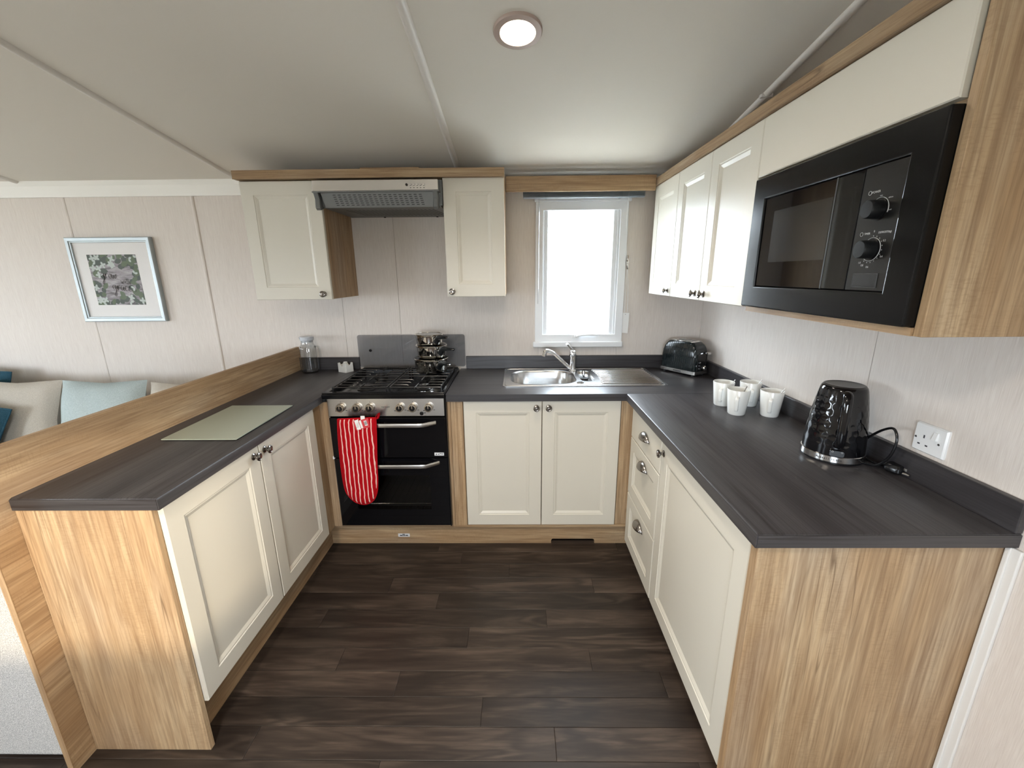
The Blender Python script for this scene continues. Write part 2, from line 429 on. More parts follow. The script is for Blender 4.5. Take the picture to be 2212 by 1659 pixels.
# ---- floor with planks
floor = struct('floor', B().box(XL-0.1, YF-0.1, -0.08, XR+0.1, 0.1, -0.003), plain('floor_gap', srgb(24, 20, 18), 0.8), 'dark brown grey wood plank floor of the kitchen')
PW = 0.1022; PL = 0.988; Y0 = -0.589
joints = {0: -0.254, 1: 0.004, 2: -0.575, 3: -0.327, 4: -0.815, 5: -0.161, 6: -0.656, 7: -0.403, 8: -0.08, 9: -0.821, 10: -0.384}
def plank_mesh(x0, x1, y0, y1):
    g = 0.0005; e = 0.0012
    rc = lambda i, z: [(x0+g+i, y0+g+i, z), (x1-g-i, y0+g+i, z), (x1-g-i, y1-g-i, z), (x0+g+i, y1-g-i, z)]
    return B().loops([rc(0, -0.003), rc(0, -0.0006), rc(e, 0)])
_full = None
row = -5
while True:
    ya = Y0 - row*PW; yb = ya - PW
    if ya > 0.001: ya = 0.0
    if yb < YF: break
    if ya - yb > 0.02:
        j = joints.get(row, random.uniform(-0.9, 0.05)); x = j - PL*6
        while x < XR:
            a, b_ = max(x, XL), min(x+PL, XR)
            if b_ - a > 0.03:
                if b_ - a > PL-0.001 and ya - yb > PW-0.001:
                    if _full is None:
                        o = part('plank', plank_mesh(-PL/2, PL/2, -PW/2, PW/2), M_floor, floor); _full = o.data
                    else:
                        o = bpy.data.objects.new('plank', _full); COL.objects.link(o); o.parent = floor
                    o.location = Vector(((a+b_)/2, (ya+yb)/2, -0.0015)) - floor.location
                else:
                    part('plank', plank_mesh(a, b_, yb, ya), M_floor, floor)
            x += PL
    row += 1
# ---- back wall: carcass with window hole, clad in boards
wx0, wx1, wz0, wz1 = 0.200, 0.645, 1.085, 1.857
wb = B()
for bx in ((XL, 0.006, -0.05, wx0, 0.10, 2.12), (wx1, 0.006, -0.05, XR+0.1, 0.10, 2.12), (wx0, 0.006, -0.05, wx1, 0.10, wz0), (wx0, 0.006, wz1, wx1, 0.10, 2.12)): wb.box(*bx)
wall_back = struct('wall_back', wb, M_wall, 'pale linen-effect boarded wall behind the cooker and sink')
seams = [XL, -5.60, -4.85, -4.10, -3.35, -2.555, -1.81, -1.010, -0.665, 0.182, 0.664, XR]
for a, b_ in zip(seams, seams[1:]):
    g = 0.0009
    if abs(a-0.182) < 1e-6:
        part('wall_panel', B().box(a+g, 0, 0, b_-g, 0.006, wz0-0.002), M_wall, wall_back); part('wall_panel', B().box(a+g, 0, wz1+0.002, b_-g, 0.006, 2.02), M_wall, wall_back)
    else: part('wall_panel', B().box(a+g, 0, 0, b_-g, 0.006, 2.02), M_wall, wall_back)
def halfround(wd, ht, n=6): return [(-wd/2*math.cos(PI*k/n), ht*math.sin(PI*k/n)) for k in range(n+1)]
part('batten', B().prism([(-1.812+p, -q) for p, q in halfround(0.022, 0.006)], 'z', 0, 1.93), M_wall, wall_back, smooth=True)
part('batten', B().prism([(-2.565+p, -q*0.35) for p, q in halfround(0.02, 0.006)], 'z', 0, 1.93), M_wall, wall_back, smooth=True)
# ---- right wall
wr = struct('wall_right', B().box(XR+0.006, YF, -0.05, XR+0.1, 0.1, 2.4), M_wall, 'pale linen-effect boarded wall on the right behind the kettle')
for a, b_ in zip([0.0, -1.266, -2.45, YF], [-1.266, -2.45, YF]):
    g = 0.0012; ys = [a-g, b_+g] + ([-1.9] if b_ < -1.9 < a else []); ys.sort(reverse=True)
    poly = [(y, 0) for y in ys] + [(y, zc(y)+0.01) for y in reversed(ys)]
    part('wall_panel', B().prism(poly, 'x', XR, XR+0.006), M_wall, wr)
# ---- hidden walls of the lounge behind the camera, with the windows that light the room
wl = B()
for bx in ((XL-0.1, -1.70, -0.05, XL, 0.1, 2.4), (XL-0.1, YF, -0.05, XL, -3.00, 2.4), (XL-0.1, -3.00, -0.05, XL, -1.70, 0.9), (XL-0.1, -3.00, 1.9, XL, -1.70, 2.4)): wl.box(*bx)
struct('wall_left', wl, M_wall, 'pale lounge end wall with a wide window')
wf = B()
for bx in ((XL, YF-0.1, -0.05, -4.85, YF, 2.3), (-4.85, YF-0.1, 1.8, -3.95, YF, 2.3), (-4.85, YF-0.1, -0.05, -3.95, YF, 0.6), (-3.95, YF-0.1, -0.05, -0.62, YF, 2.3),
           (-0.62, YF-0.1, -0.05, 0.2, YF, 0.83), (-0.62, YF-0.1, 1.48, 0.2, YF, 2.3), (0.2, YF-0.1, -0.05, XR+0.1, YF, 2.3)): wf.box(*bx)
struct('wall_front', wf, M_wall, 'pale lounge wall opposite the kitchen')
def frame_rect(b, P, u0, u1, v0, v1, wd, d0, d1):
    R = lambda i, d: [P(u0+i, v0+i, d), P(u1-i, v0+i, d), P(u1-i, v1-i, d), P(u0+i, v1-i, d)]
    vs = R(0, d0) + R(0, d1) + R(wd, d1) + R(wd, d0); fs = []
    for k in range(4):
        for j in range(4):
            a, c = k*4 + j, k*4 + (j+1) % 4; e = ((k+1) % 4)*4; fs.append((a, c, e + (j+1) % 4, e + j))
    return b.add(vs, fs)
PF = lambda u, v, d: (u, YF + d, v)
w2 = frame_rect(B(), PF, -4.85, -3.95, 0.6, 1.8, 0.05, -0.07, -0.02); w2.box(-4.425, YF-0.07, 0.65, -4.375, YF-0.02, 1.75)
struct('window_2', w2, M_upvc, 'white glazed doors of the lounge')
struct('window_3', frame_rect(B(), PF, -0.62, 0.2, 0.83, 1.48, 0.02, -0.07, -0.02), M_upvc, 'white window opposite the kitchen')
PL_ = lambda u, v, d: (XL + d, u, v)
w4 = frame_rect(B(), PL_, -3.00, -1.70, 0.9, 1.9, 0.05, -0.07, -0.02); w4.box(XL-0.07, -2.38, 0.94, XL-0.02, -2.32, 1.86)
struct('window_4', w4, M_upvc, 'wide white lounge window')
# ---- vaulted ceiling
cpoly = [(0.1, zc(0.1)), (-1.9, zc(-1.9)), (-3.9, zc(-3.9)), (-3.9, zc(-3.9)+0.08), (-1.9, zc(-1.9)+0.08), (0.1, zc(0.1)+0.08)]
ceiling = struct('ceiling', B().prism(cpoly, 'x', XL-0.1, XR+0.1), M_ceil, 'off white sloping ceiling with raised cover strips')
for x in (-5.30, -4.03, -2.78, -1.517, -0.261, 0.995):
    b = B(); hr = halfround(0.033, 0.014)
    b.loops([[(x+p, y, zc(y)+0.001-q) for p, q in hr] for y in (0.0, -1.9, -3.8)])
    part('cover_strip', b, M_strip, ceiling, smooth=True)
    if x > 0.9:
        part('strip_clip', B().box(x-0.022, -0.775, zc(-0.77)-0.013, x+0.022, -0.755, zc(-0.765)), M_strip, ceiling, bevel=0.003)
# ---- coving and corner trim
struct('trim_1', B().prism([(0.0, 1.920), (-0.010, 1.920), (-0.026, 1.976), (-0.026, 2.006), (0.0, 2.000)], 'x', XL, -1.302), M_coving, 'white coving strip along the top of the lounge wall', bevel=0.002)
t2 = B().box(XR-0.008, -1.764, 0, XR, -1.733, 0.862); t2.box(XR-0.012, -1.746, 0, XR-0.0075, -1.735, 0.862)
struct('trim_2', t2, M_skirt, 'white upright corner trim beside the right oak end panel', bevel=0.003)
# ---- window 1
win = B()
Pb = face_back(0.0)
frame_rect(win, Pb, 0.160, 0.692, 1.065, 1.868, 0.046, -0.002, 0.012)
window = tag(finish('window_1', win, M_upvc, bevel=0.003), 'white framed kitchen window over the sink', None, None, 'structure'); recentre(window)
part('window_frame', frame_rect(B(), Pb, 0.200, 0.645, 1.085, 1.857, 0.012, -0.09, 0.003), M_upvc, window, bevel=0.002)
sash = part('sash', frame_rect(B(), Pb, 0.208, 0.637, 1.092, 1.850, 0.026, -0.055, -0.004), M_upvc, window, bevel=0.005, seg=3)
part('window_pane', B().box(0.230, 0.030, 1.115, 0.615, 0.034, 1.827), M_pane, window)
part('window_head', B().box(0.153, -0.024, 1.866, 0.704, 0.0, 1.890), M_upvc, window, bevel=0.003)
part('window_board', B().box(0.148, -0.034, 1.036, 0.693, 0.0, 1.068), M_upvc, window, bevel=0.004)
hb = B(); hb.box(0.385, -0.019, 1.088, 0.435, 0.004, 1.110); hb.cyl((0.41, -0.010, 1.100), (0.41, -0.028, 1.100), 0.010, 14)
hb.tube(smooth_path([(0.405, -0.026, 1.098), (0.44, -0.03, 1.108), (0.50, -0.03, 1.111), (0.535, -0.03, 1.109)], 5), 0.006, 8)
part('window_handle', hb, M_white, window, smooth=True)
part('handle_lock', B().cyl((0.41, -0.028, 1.100), (0.41, -0.031, 1.100), 0.006, 12), M_grey, window)

# ================================================================== LEFT RUN
# ---- oak partition
pony = thing('partition_panel', (-1.319, -0.82, 0), 'half height light oak partition between left worktop and sofa', 'partition')
part('panel', B().box(-1.327, -1.650, 0, -1.311, -0.001, 1.043), OAK['y'], pony)
part('edge_strip', B().box(-1.3275, -1.6515, 0, -1.3105, -1.650, 1.045), OAK['z'], pony)
part('edge_strip', B().box(-1.3275, -1.650, 1.043, -1.3105, -0.001, 1.0445), OAK['y'], pony)
# ---- left base cupboard
LX = -0.925; PLf = face_left(LX)
lc = thing('base_cupboard', (-1.12, -1.1, 0), 'cream two door base cupboard under left worktop with oak end panel', 'cabinet')
part('body', B().box(-1.30, -1.565, 0.17, -0.944, -0.60, 0.860), OAK['z'], lc)
part('end_panel', B().box(-1.310, -1.584, 0, -0.938, -1.566, 0.862), OAK['z'], lc, bevel=0.0015)
door(lc, PLf, -1.564, -1.126, 0.178, 0.858, -1.160, 0.826)
door(lc, PLf, -1.121, -0.686, 0.178, 0.858, -1.090, 0.826)
part('plinth', B().box(-1.018, -1.565, 0, -1.000, -0.50, 0.172), OAK['y'], lc)
part('filler_panel', B().box(-0.958, -0.682, 0.162, -0.940, -0.575, 0.862), OAK['z'], lc)
part('filler_panel', B().box(-0.939, -0.592, 0.162, -0.897, -0.574, 0.862), OAK['z'], lc, bevel=0.001)
# ---- left worktop
def worktop(name, x0, x1, y0, y1, axis, edges, label):
    b = B(); t = 0.0366; z1 = 0.9; z0 = z1 - t; r = 0.007
    L = []
    for (i, z) in ((r*0.3, z0), (0, z0+r*0.3), (0, z1-r), (r*0.3, z1-r*0.3), (r, z1)):
        xa = x0 + (i if 'l' in edges else 0); xb = x1 - (i if 'r' in edges else 0); ya = y0 + (i if 'f' in edges else 0); yb = y1
        L.append([(xa, ya, z), (xb, ya, z), (xb, yb, z), (xa, yb, z)])
    b.loops(L); return b
wt = thing('worktop', (-1.11, -0.8, 0.863), 'dark grey wood grain worktop on the left holding glass board', 'worktop')
part('top', worktop('top', -1.3105, -0.9105, -1.588, -0.001, 'y', 'rf', ''), TOP['y'], wt, smooth=True, angle=25)
single('upstand_board', B().box(-1.3105, -0.019, 0.9, -0.937, -0.001, 0.978), TOP['x'], 'short dark upstand behind the glass jug and sachet holder', 'upstand', bevel=0.002)

part('edge_strip', B().box(-1.3100, -1.5890, 0.8655, -0.9135, -1.5875, 0.8965), TOP['x'], wt)

# ================================================================== BACK RUN BASE
sc_ = thing('sink_cupboard', (0.17, -0.45, 0), 'cream two door cupboard under the sink between oak fillers', 'cabinet')
for bx in ((-0.224, -0.560, 0.158, -0.206, -0.02, 0.860), (0.566, -0.560, 0.158, 0.584, -0.02, 0.860)): part('side_panel', B().box(*bx), OAK['z'], sc_)
part('base_panel', B().box(-0.206, -0.560, 0.158, 0.566, -0.02, 0.176), OAK['x'], sc_)
part('back_panel', B().box(-0.206, -0.030, 0.176, 0.566, -0.02, 0.860), OAK['x'], sc_)
part('front_rail', B().box(-0.206, -0.560, 0.820, 0.566, -0.545, 0.860), OAK['x'], sc_)
PS = face_back(-0.58)
door(sc_, PS, -0.2205, 0.1722, 0.161, 0.861, 0.145, 0.825)
door(sc_, PS, 0.1758, 0.5678, 0.161, 0.861, 0.206, 0.825)
part('filler_panel', B().box(-0.302, -0.578, 0.160, -0.287, -0.56, 0.8625), OAK['z'], sc_)
part('filler_panel', B().box(-0.2855, -0.580, 0.160, -0.2240, -0.5605, 0.8625), OAK['z'], sc_, bevel=0.001)
part('filler_panel', B().box(0.5715, -0.572, 0.160, 0.640, -0.5605, 0.8625), OAK['z'], sc_, bevel=0.001)
pb = thing('plinth_board', (-0.18, -0.49, 0), 'long oak kickboard with floor notch under the oven and sink', 'kickboard')
nx0, nx1, nz = 0.236, 0.479, 0.028; rr = 0.012
notch = [(nx0, 0.0), (nx0, nz-rr)] + [(nx0 + rr - rr*math.cos(k*PI/8), nz - rr + rr*math.sin(k*PI/8)) for k in range(1, 5)] + [(nx1 - rr + rr*math.sin(k*PI/8), nz - rr + rr*math.cos(k*PI/8)) for k in range(0, 4)] + [(nx1, nz-rr), (nx1, 0.0)]
poly = [(-1.0, 0.0)] + notch + [(0.66, 0.0), (0.66, 0.159), (-1.0, 0.159)]
part('board', B().prism(poly, 'y', -0.512, -0.496), OAK['x'], pb)
part('board', B().box(-0.998, -0.575, 0.146, 0.66, -0.512, 0.158), OAK['x'], pb)
lab = part('label_sticker', B().box(-0.626, -0.5128, 0.042, -0.561, -0.512, 0.062), M_label, pb, label='small white printed label')
b = B()
for x0, x1 in ((-0.617, -0.600), (-0.598, -0.588), (-0.586, -0.570)): b.box(x0, -0.5131, 0.0475, x1, -0.5128, 0.0535)
b.box(-0.602, -0.5131, 0.0555, -0.588, -0.5128, 0.0595)
part('lettering', b, M_ink, lab)
wt = thing('worktop', (0.4, -0.3, 0.863), 'dark grey wood grain worktop under the window holding the sink', 'worktop')
SX0, SX1, SY0, SY1 = -0.026, 0.840, -0.462, -0.032
bw = B()
# worktop with a cut-out for the sink bowls
t_ = 0.0366
def topmap(x, y, z): return (x, y, 0.9 - t_/2 + z)
holed_sheet(bw, [(-0.304, -0.602), (XR-0.001, -0.602), (XR-0.001, -0.001), (-0.304, -0.001)], [list(reversed(rrect(0.53, 0.37, 0.04, 4, 0.25, -0.25)))], topmap, t_)
part('top', bw, TOP['x'], wt, bevel=0.004, seg=2)
single('upstand_board', B().box(-0.268, -0.019, 0.9, XR-0.0185, -0.001, 0.980), TOP['x'], 'dark upstand along the wall behind the sink', 'upstand', bevel=0.002)

# ================================================================== RIGHT RUN BASE
RXF = 0.61; PR = face_right(RXF)
du = thing('drawer_unit', (0.88, -0.84, 0), 'cream three drawer unit with cup handles under right worktop', 'cabinet')
part('body', B().box(0.632, -1.060, 0.11, 1.165, -0.605, 0.860), OAK['z'], du)
def cup_handle(parent, P, u, v):
    b = B(); a, h, c = 0.048, 0.030, 0.026; nu, nv = 16, 7; L = []
    for i in range(nv+1):
        t = i/nv*PI/2
        L.append([P(u - a*math.cos(PI*k/nu), v + h*math.sin(PI*k/nu)*math.cos(t), c*math.sin(PI*k/nu)*math.sin(t) + 0.0015) for k in range(nu+1)])
    b.loops(L, False, False, False)
    o = part('cup_handle', b, M_pewter, parent, smooth=True, label='pewter half moon cup handle')
    md = o.modifiers.new('thick', 'SOLIDIFY'); md.thickness = 0.0022; md.offset = 0
    for s_ in (-1, 1):
        uu = u + s_*a; p, q = P(uu-0.005, v-0.004, 0), P(uu+0.005, v+0.008, 0.003); part('fixing_tab', B().box(*p, *q), M_pewter, o, bevel=0.001)
    return o
d = part('drawer', door_mesh(PR, -1.056, -0.640, 0.697, 0.838, flat=True), M_cream, du); cup_handle(d, PR, -0.862, 0.768)
d = part('drawer', door_mesh(PR, -1.056, -0.640, 0.397, 0.692, inset=0.058), M_cream, du); cup_handle(d, PR, -0.862, 0.628)
d = part('drawer', door_mesh(PR, -1.056, -0.640, 0.112, 0.392, inset=0.058), M_cream, du); cup_handle(d, PR, -0.862, 0.330)
part('plinth', B().box(0.675, -1.06, 0, 0.693, -0.50, 0.11), OAK['y'], du)
part('filler_panel', B().box(0.632, -0.636, 0.112, 0.645, -0.573, 0.860), OAK['z'], du)
rc = thing('base_cupboard', (0.88, -1.4, 0), 'cream single door base cupboard under right worktop with wide oak end panel', 'cabinet')
part('body', B().box(0.632, -1.700, 0.11, 1.165, -1.062, 0.860), OAK['z'], rc)
door(rc, PR, -1.694, -1.064, 0.113, 0.838, -1.088, 0.800)
part('end_panel', B().box(0.606, -1.732, 0, XR-0.001, -1.705, 0.862), OAK['z'], rc, bevel=0.0015)
part('edge_strip', B().box(0.6045, -1.7315, 0, 0.606, -1.7055, 0.862), OAK['z'], rc)
part('plinth', B().box(0.675, -1.70, 0, 0.693, -1.062, 0.11), OAK['y'], rc)
wt = thing('worktop', (0.88, -1.15, 0.863), 'dark grey wood grain worktop on the right holding kettle and mugs', 'worktop')
part('top', worktop('top', 0.585, XR-0.001, -1.750, -0.6035, 'y', 'lf', ''), TOP['y'], wt, smooth=True, angle=25)
part('edge_strip', B().box(0.5885, -1.7510, 0.8655, XR-0.0015, -1.7495, 0.8965), TOP['x'], wt)
single('upstand_board', B().box(XR-0.0185, -1.750, 0.9, XR-0.001, -0.0195, 0.974), TOP['y'], 'long dark upstand on the right wall behind kettle and mugs', 'upstand', bevel=0.002)

# ================================================================== WALL CUPBOARDS, BACK
UY = -0.3745; PU = face_back(UY)
uc = thing('wall_cupboard', (-1.1, -0.18, 1.352), 'cream wall cupboard with oak side left of the cooker hood', 'cabinet')
part('body', B().box(-1.298, -0.355, 1.354, -0.9065, -0.001, 1.918), OAK['z'], uc)
door(uc, PU, -1.300, -0.9065, 1.352, 1.918, -0.945, 1.380)
uc = thing('wall_cupboard', (-0.16, -0.18, 1.36), 'narrow cream wall cupboard between cooker hood and window', 'cabinet')
part('body', B().box(-0.306, -0.355, 1.362, -0.0105, -0.001, 1.922), OAK['z'], uc)
door(uc, PU, -0.307, -0.0095, 1.360, 1.924, -0.280, 1.387)
cor = thing('cornice_board', (-0.66, -0.2, 1.922), 'shade-darkened oak cornice above hood and left wall cupboards', 'cornice')
part('board', B().box(-1.308, -0.402, 1.923, -0.008, -0.001, 1.960), OAK_SHADE['x'], cor, bevel=0.0015)
part('front_strip', B().box(-1.310, -0.4035, 1.922, -0.006, -0.402, 1.961), OAK_SHADE['x'], cor)
part('cover_board', B().box(-0.704, -0.37, 1.961, -0.418, -0.20, 1.974), OAK_SHADE['x'], cor)
single('valance_board', B().box(-0.006, -0.136, 1.900, 0.798, -0.120, 1.977), OAK['x'], 'pale oak pelmet board above the window blind', 'pelmet', bevel=0.0015)

# ================================================================== WALL CUPBOARDS, RIGHT
UX = 0.8103; PV = face_right(UX)
uc = thing('wall_cupboard', (1.0, -0.27, 1.357), 'cream single wall cupboard on right wall nearest the window', 'cabinet')
part('body', B().box(0.829, -0.442, 1.360, XR-0.001, -0.062, 1.924), OAK['z'], uc)
door(uc, PV, -0.4415, -0.098, 1.357, 1.924, -0.402, 1.385)
uc = thing('wall_cupboard', (1.0, -0.79, 1.357), 'cream double wall cupboard on right wall beside the microwave', 'cabinet')
part('body', B().box(0.829, -1.132, 1.360, XR-0.001, -0.4425, 1.924), OAK['z'], uc)
door(uc, PV, -0.7835, -0.4440, 1.357, 1.924, -0.740, 1.385)
door(uc, PV, -1.1310, -0.7860, 1.357, 1.924, -0.826, 1.385)
mh = thing('microwave_housing', (1.0, -1.45, 1.345), 'oak wall housing around the microwave with plain cream panel above', 'cabinet')
part('side_panel', B().box(0.829, -1.1505, 1.345, XR-0.001, -1.1325, 1.924), OAK['z'], mh)
part('bottom_shelf', B().box(0.815, -1.757, 1.345, XR-0.001, -1.1505, 1.361), OAK['y'], mh)
part('end_panel', B().box(0.820, -1.776, 1.345, XR-0.001, -1.758, 1.985), OAK['z'], mh, bevel=0.001)
part('shelf', B().box(0.829, -1.758, 1.747, XR-0.001, -1.1505, 1.765), OAK['y'], mh)
part('back_panel', B().box(XR-0.012, -1.758, 1.361, XR-0.001, -1.1505, 1.747), OAK['z'], mh)
part('top_panel', door_mesh(PV, -1.753, -1.1335, 1.755, 1.924, flat=True), M_cream, mh, label='plain cream panel')
cor = thing('cornice_board', (1.0, -0.95, 1.925), 'shade-darkened oak cornice above the right wall cupboards and microwave', 'cornice')
part('board', B().box(0.801, -1.7575, 1.926, XR-0.001, -0.060, 1.960), OAK_SHADE['y'], cor, bevel=0.0015)
part('front_strip', B().box(0.7995, -1.7575, 1.9255, 0.801, -0.060, 1.961), OAK_SHADE['y'], cor)

# ================================================================== COOKER
CX0, CX1, CY = -0.893, -0.306, -0.600
ck = thing('gas_cooker', (-0.6, -0.32, 0.16), 'black and stainless steel gas cooker with double oven and four burner hob', 'cooker')
cb = B()
for bx in ((CX0+0.006, -0.575, 0.165, CX0+0.02, -0.03, 0.88), (CX1-0.02, -0.575, 0.165, CX1-0.006, -0.03, 0.88), (CX0+0.02, -0.10, 0.165, CX1-0.02, -0.03, 0.88), (CX0+0.02, -0.575, 0.165, CX1-0.02, -0.10, 0.20),
           (CX0+0.02, -0.575, 0.55, CX1-0.02, -0.10, 0.58), (CX0+0.02, -0.56, 0.78, CX1-0.02, -0.10, 0.88), (CX0+0.02, -0.56, 0.58, CX1-0.02, -0.10, 0.78)): cb.box(*bx)
part('body', cb, M_enamel, ck)
# side rails of the oven front
part('side_trim', B().box(CX1-0.004, -0.602, 0.170, CX1+0.003, -0.57, 0.885), M_enamel, ck)
part('side_trim', B().box(CX0-0.003, -0.596, 0.170, CX0+0.004, -0.57, 0.885), M_steel, ck)
part('hinge_clip', B().box(CX0-0.004, -0.606, 0.560, CX0+0.008, -0.596, 0.575), M_white, ck, bevel=0.001)
PC = face_back(CY)
cp = part('control_panel', B().box(CX0+0.002, -0.606, 0.7905, CX1-0.006, -0.575, 0.8835), M_steel, ck, bevel=0.002, label='stainless steel control panel')
for kx in (-0.825, -0.745, -0.680, -0.531, -0.467, -0.388):
    b = B().lathe([(0.0205, 0), (0.0215, 0.004), (0.0205, 0.018), (0.0190, 0.022), (0.0150, 0.0225), (0.0145, 0.0205), (0.0001, 0.0200)], (kx, -0.606, 0.838), (0, -1, -0.05), 28)
    kk = part('knob', b, M_bronze, cp, smooth=True)
    part('knob_face', B().lathe([(0.0142, 0), (0.0135, 0.002), (0.0001, 0.0022)], (kx, -0.6262, 0.837), (0, -1, -0.05), 24), M_bplast, cp, smooth=True)
    part('pointer', B().box(kx-0.0022, -0.6305, 0.836, kx+0.0022, -0.628, 0.8515), M_bronze, cp)
part('ignition_button', B().lathe([(0.0095, 0), (0.0095, 0.005), (0.007, 0.007), (0.0001, 0.007)], (-0.425, -0.606, 0.806), (0, -1, 0), 20), M_bplast, cp, smooth=True)
b = B(); text_into(b, 'THETFORD', 0.0085, (-0.603, -0.6062, 0.839), (1,0,0), (0,0,1), (0,-1,0))
for kx in (-0.825, -0.745, -0.680, -0.531, -0.467, -0.388):
    b.lathe([(0.0016, 0), (0.0016, 0.0004)], (kx, -0.606, 0.866), (0, -1, 0), 8)
    b.box(kx-0.030, -0.6064, 0.8185, kx-0.019, -0.606, 0.8215); b.box(kx+0.022, -0.6064, 0.8215, kx+0.030, -0.606, 0.8240)
b.box(-0.412, -0.6064, 0.806, -0.406, -0.606, 0.810)
part('lettering', b, M_ink, cp)
# oven doors
def bar_handle(par, z):
    y0, y1 = -0.615, -0.655
    pts = [(-0.862, y0+0.012, z), (-0.845, y0, z), (-0.790, y1, z), (-0.760, y1-0.003, z), (-0.60, y1-0.004, z), (-0.440, y1-0.003, z), (-0.410, y1, z), (-0.358, y0, z), (-0.344, y0+0.012, z)]
    L = []
    for i, p in enumerate(pts):
        p = Vector(p); d = (Vector(pts[min(i+1, len(pts)-1)]) - Vector(pts[max(i-1, 0)])).normalized(); a = d.cross(Vector((0,0,1)))
        L.append([p + a*u + Vector((0,0,v)) for u, v in rrect(0.008, 0.021, 0.0035, 2)])
    return part('handle', B().loops(L), M_steel, par, smooth=True, label='brushed steel bar handle')
du_ = part('oven_door', B().box(-0.886, -0.6175, 0.5725, -0.309, -0.578, 0.7865), M_bglass, ck, bevel=0.003, label='upper grill door of black glass')
bar_handle(du_, 0.760)
st = part('sticker', B().box(-0.371, -0.6182, 0.584, -0.323, -0.6175, 0.600), M_label, du_, label='small white badge')
b = B(); b.prism([(-0.3655, 0.5880), (-0.3575, 0.5880), (-0.3615, 0.5965)], 'y', -0.6185, -0.6182)
for x0, x1, zz in ((-0.354, -0.346, 0.5895), (-0.3445, -0.337, 0.5925), (-0.3355, -0.328, 0.591)): b.box(x0, -0.6185, zz, x1, -0.6182, zz+0.0035)
part('lettering', b, M_ink, st)
dl = B(); frame_rect(dl, PC, -0.886, -0.309, 0.181, 0.5665, 0.095, -0.022, 0.0125)
dl_ = part('oven_door', dl, M_bglass, ck, label='lower oven door of black glass')
part('oven_window', B().box(-0.792, -0.611, 0.275, -0.403, -0.607, 0.4725), M_oveng, dl_)
cv = B()
cv.box(-0.80, -0.56, 0.27, -0.79, -0.12, 0.48); cv.box(-0.405, -0.56, 0.27, -0.395, -0.12, 0.48); cv.box(-0.80, -0.13, 0.27, -0.395, -0.12, 0.48); cv.box(-0.80, -0.56, 0.262, -0.395, -0.12, 0.272); cv.box(-0.80, -0.56, 0.478, -0.395, -0.12, 0.488)
part('oven_cavity', cv, plain('oven_cavity_enamel', srgb(70, 72, 72), 0.3), ck)
rk = B(); rk.cyl((-0.788, -0.585, 0.295), (-0.407, -0.585, 0.295), 0.0022, 8); rk.cyl((-0.788, -0.20, 0.295), (-0.407, -0.20, 0.295), 0.0022, 8)
for k in range(11): xx = -0.775 + k*0.0355; rk.cyl((xx, -0.588, 0.297), (xx, -0.20, 0.297), 0.0014, 6)
part('oven_rack', rk, M_chrome, ck, smooth=True)
bar_handle(dl_, 0.542)
# hob
HX0, HX1, HY0, HY1, HZ = -0.912, -0.3065, -0.610, -0.058, 0.914
hb = B(); frame_rect(hb, lambda u, v, d: (u, v, HZ - 0.026 + d), HX0, HX1, HY0, HY1, 0.028, 0.0, 0.026)
hob = part('hob_top', hb, M_enamel, ck, bevel=0.004)
part('hob_tray', B().box(HX0+0.02, HY0+0.02, 0.8805, HX1-0.02, HY1-0.02, 0.892), M_enamel, ck)
part('front_lip', B().box(HX0, HY0-0.006, 0.8845, HX1, HY0+0.012, 0.9065), M_enamel, ck, bevel=0.003)
part('corner_bracket', B().box(HX0-0.001, HY0-0.004, 0.868, HX0+0.014, HY0+0.02, 0.8845), M_bmatte, ck, bevel=0.003)
vb = B()
for k in range(18): vb.box(-0.80 + k*0.0125, -0.057, 0.914, -0.793 + k*0.0125, -0.040, 0.921)
vb.box(HX0+0.01, -0.056, 0.900, HX1-0.01, -0.034, 0.916)
part('rear_vent', vb, M_bmatte, ck)
part('rear_rail', B().box(HX0+0.03, -0.090, 0.893, HX1-0.03, -0.084, 0.912), plain('brushed_dark_rail', (0.16, 0.18, 0.21, 1), 0.35, 0.8), ck)
for bx, by, br in ((-0.745, -0.455, 0.034), (-0.745, -0.205, 0.026), (-0.440, -0.455, 0.026), (-0.440, -0.205, 0.040)):
    u_ = part('burner', B().lathe([(br+0.012, 0), (br+0.012, 0.004), (br, 0.006), (br, 0.016), (br-0.003, 0.018), (0.0001, 0.018)], (bx, by, 0.892), (0,0,1), 28), plain('burner_metal', (0.10, 0.10, 0.10, 1), 0.35, 0.9), ck, smooth=True)
    part('burner_cap', B().lathe([(br+0.002, 0), (br+0.002, 0.004), (br-0.002, 0.006), (0.0001, 0.007)], (bx, by, 0.910), (0,0,1), 28), M_iron, u_, smooth=True)
def grate(x0, x1):
    b = B(); z = 0.9275; r = 0.0040; ya, yb = HY0+0.05, HY1-0.04; xm = (x0+x1)/2
    b.tube(smooth_path([(x0, ya, z), (x0, yb, z)], 2), r, 8); b.tube([(x1, ya, z), (x1, yb, z)], r, 8)
    for y in (ya, (ya+yb)/2 + 0.005, yb): b.tube([(x0, y, z), (x1, y, z)], r, 8)
    for yc in (-0.455, -0.205):
        for s in (-1, 1):
            xe = x0 if s < 0 else x1
            for dy in (-0.055, 0.0, 0.055): b.tube([(xe, yc+dy, z), (xm + s*0.052, yc+dy, z), (xm + s*0.046, yc+dy, z-0.004)], r*0.9, 8)
            b.tube([(xm, yc + s*0.120, z), (xm, yc + s*0.035, z)], r, 8)
    for x in (x0, x1):
        for y in (ya, yb): b.cyl((x, y, z), (x, y, 0.892), r, 8)
    return part('pan_support', b, M_iron, ck, smooth=True, label='black wire pan support')
grate(-0.876, -0.604); grate(-0.588, -0.332)
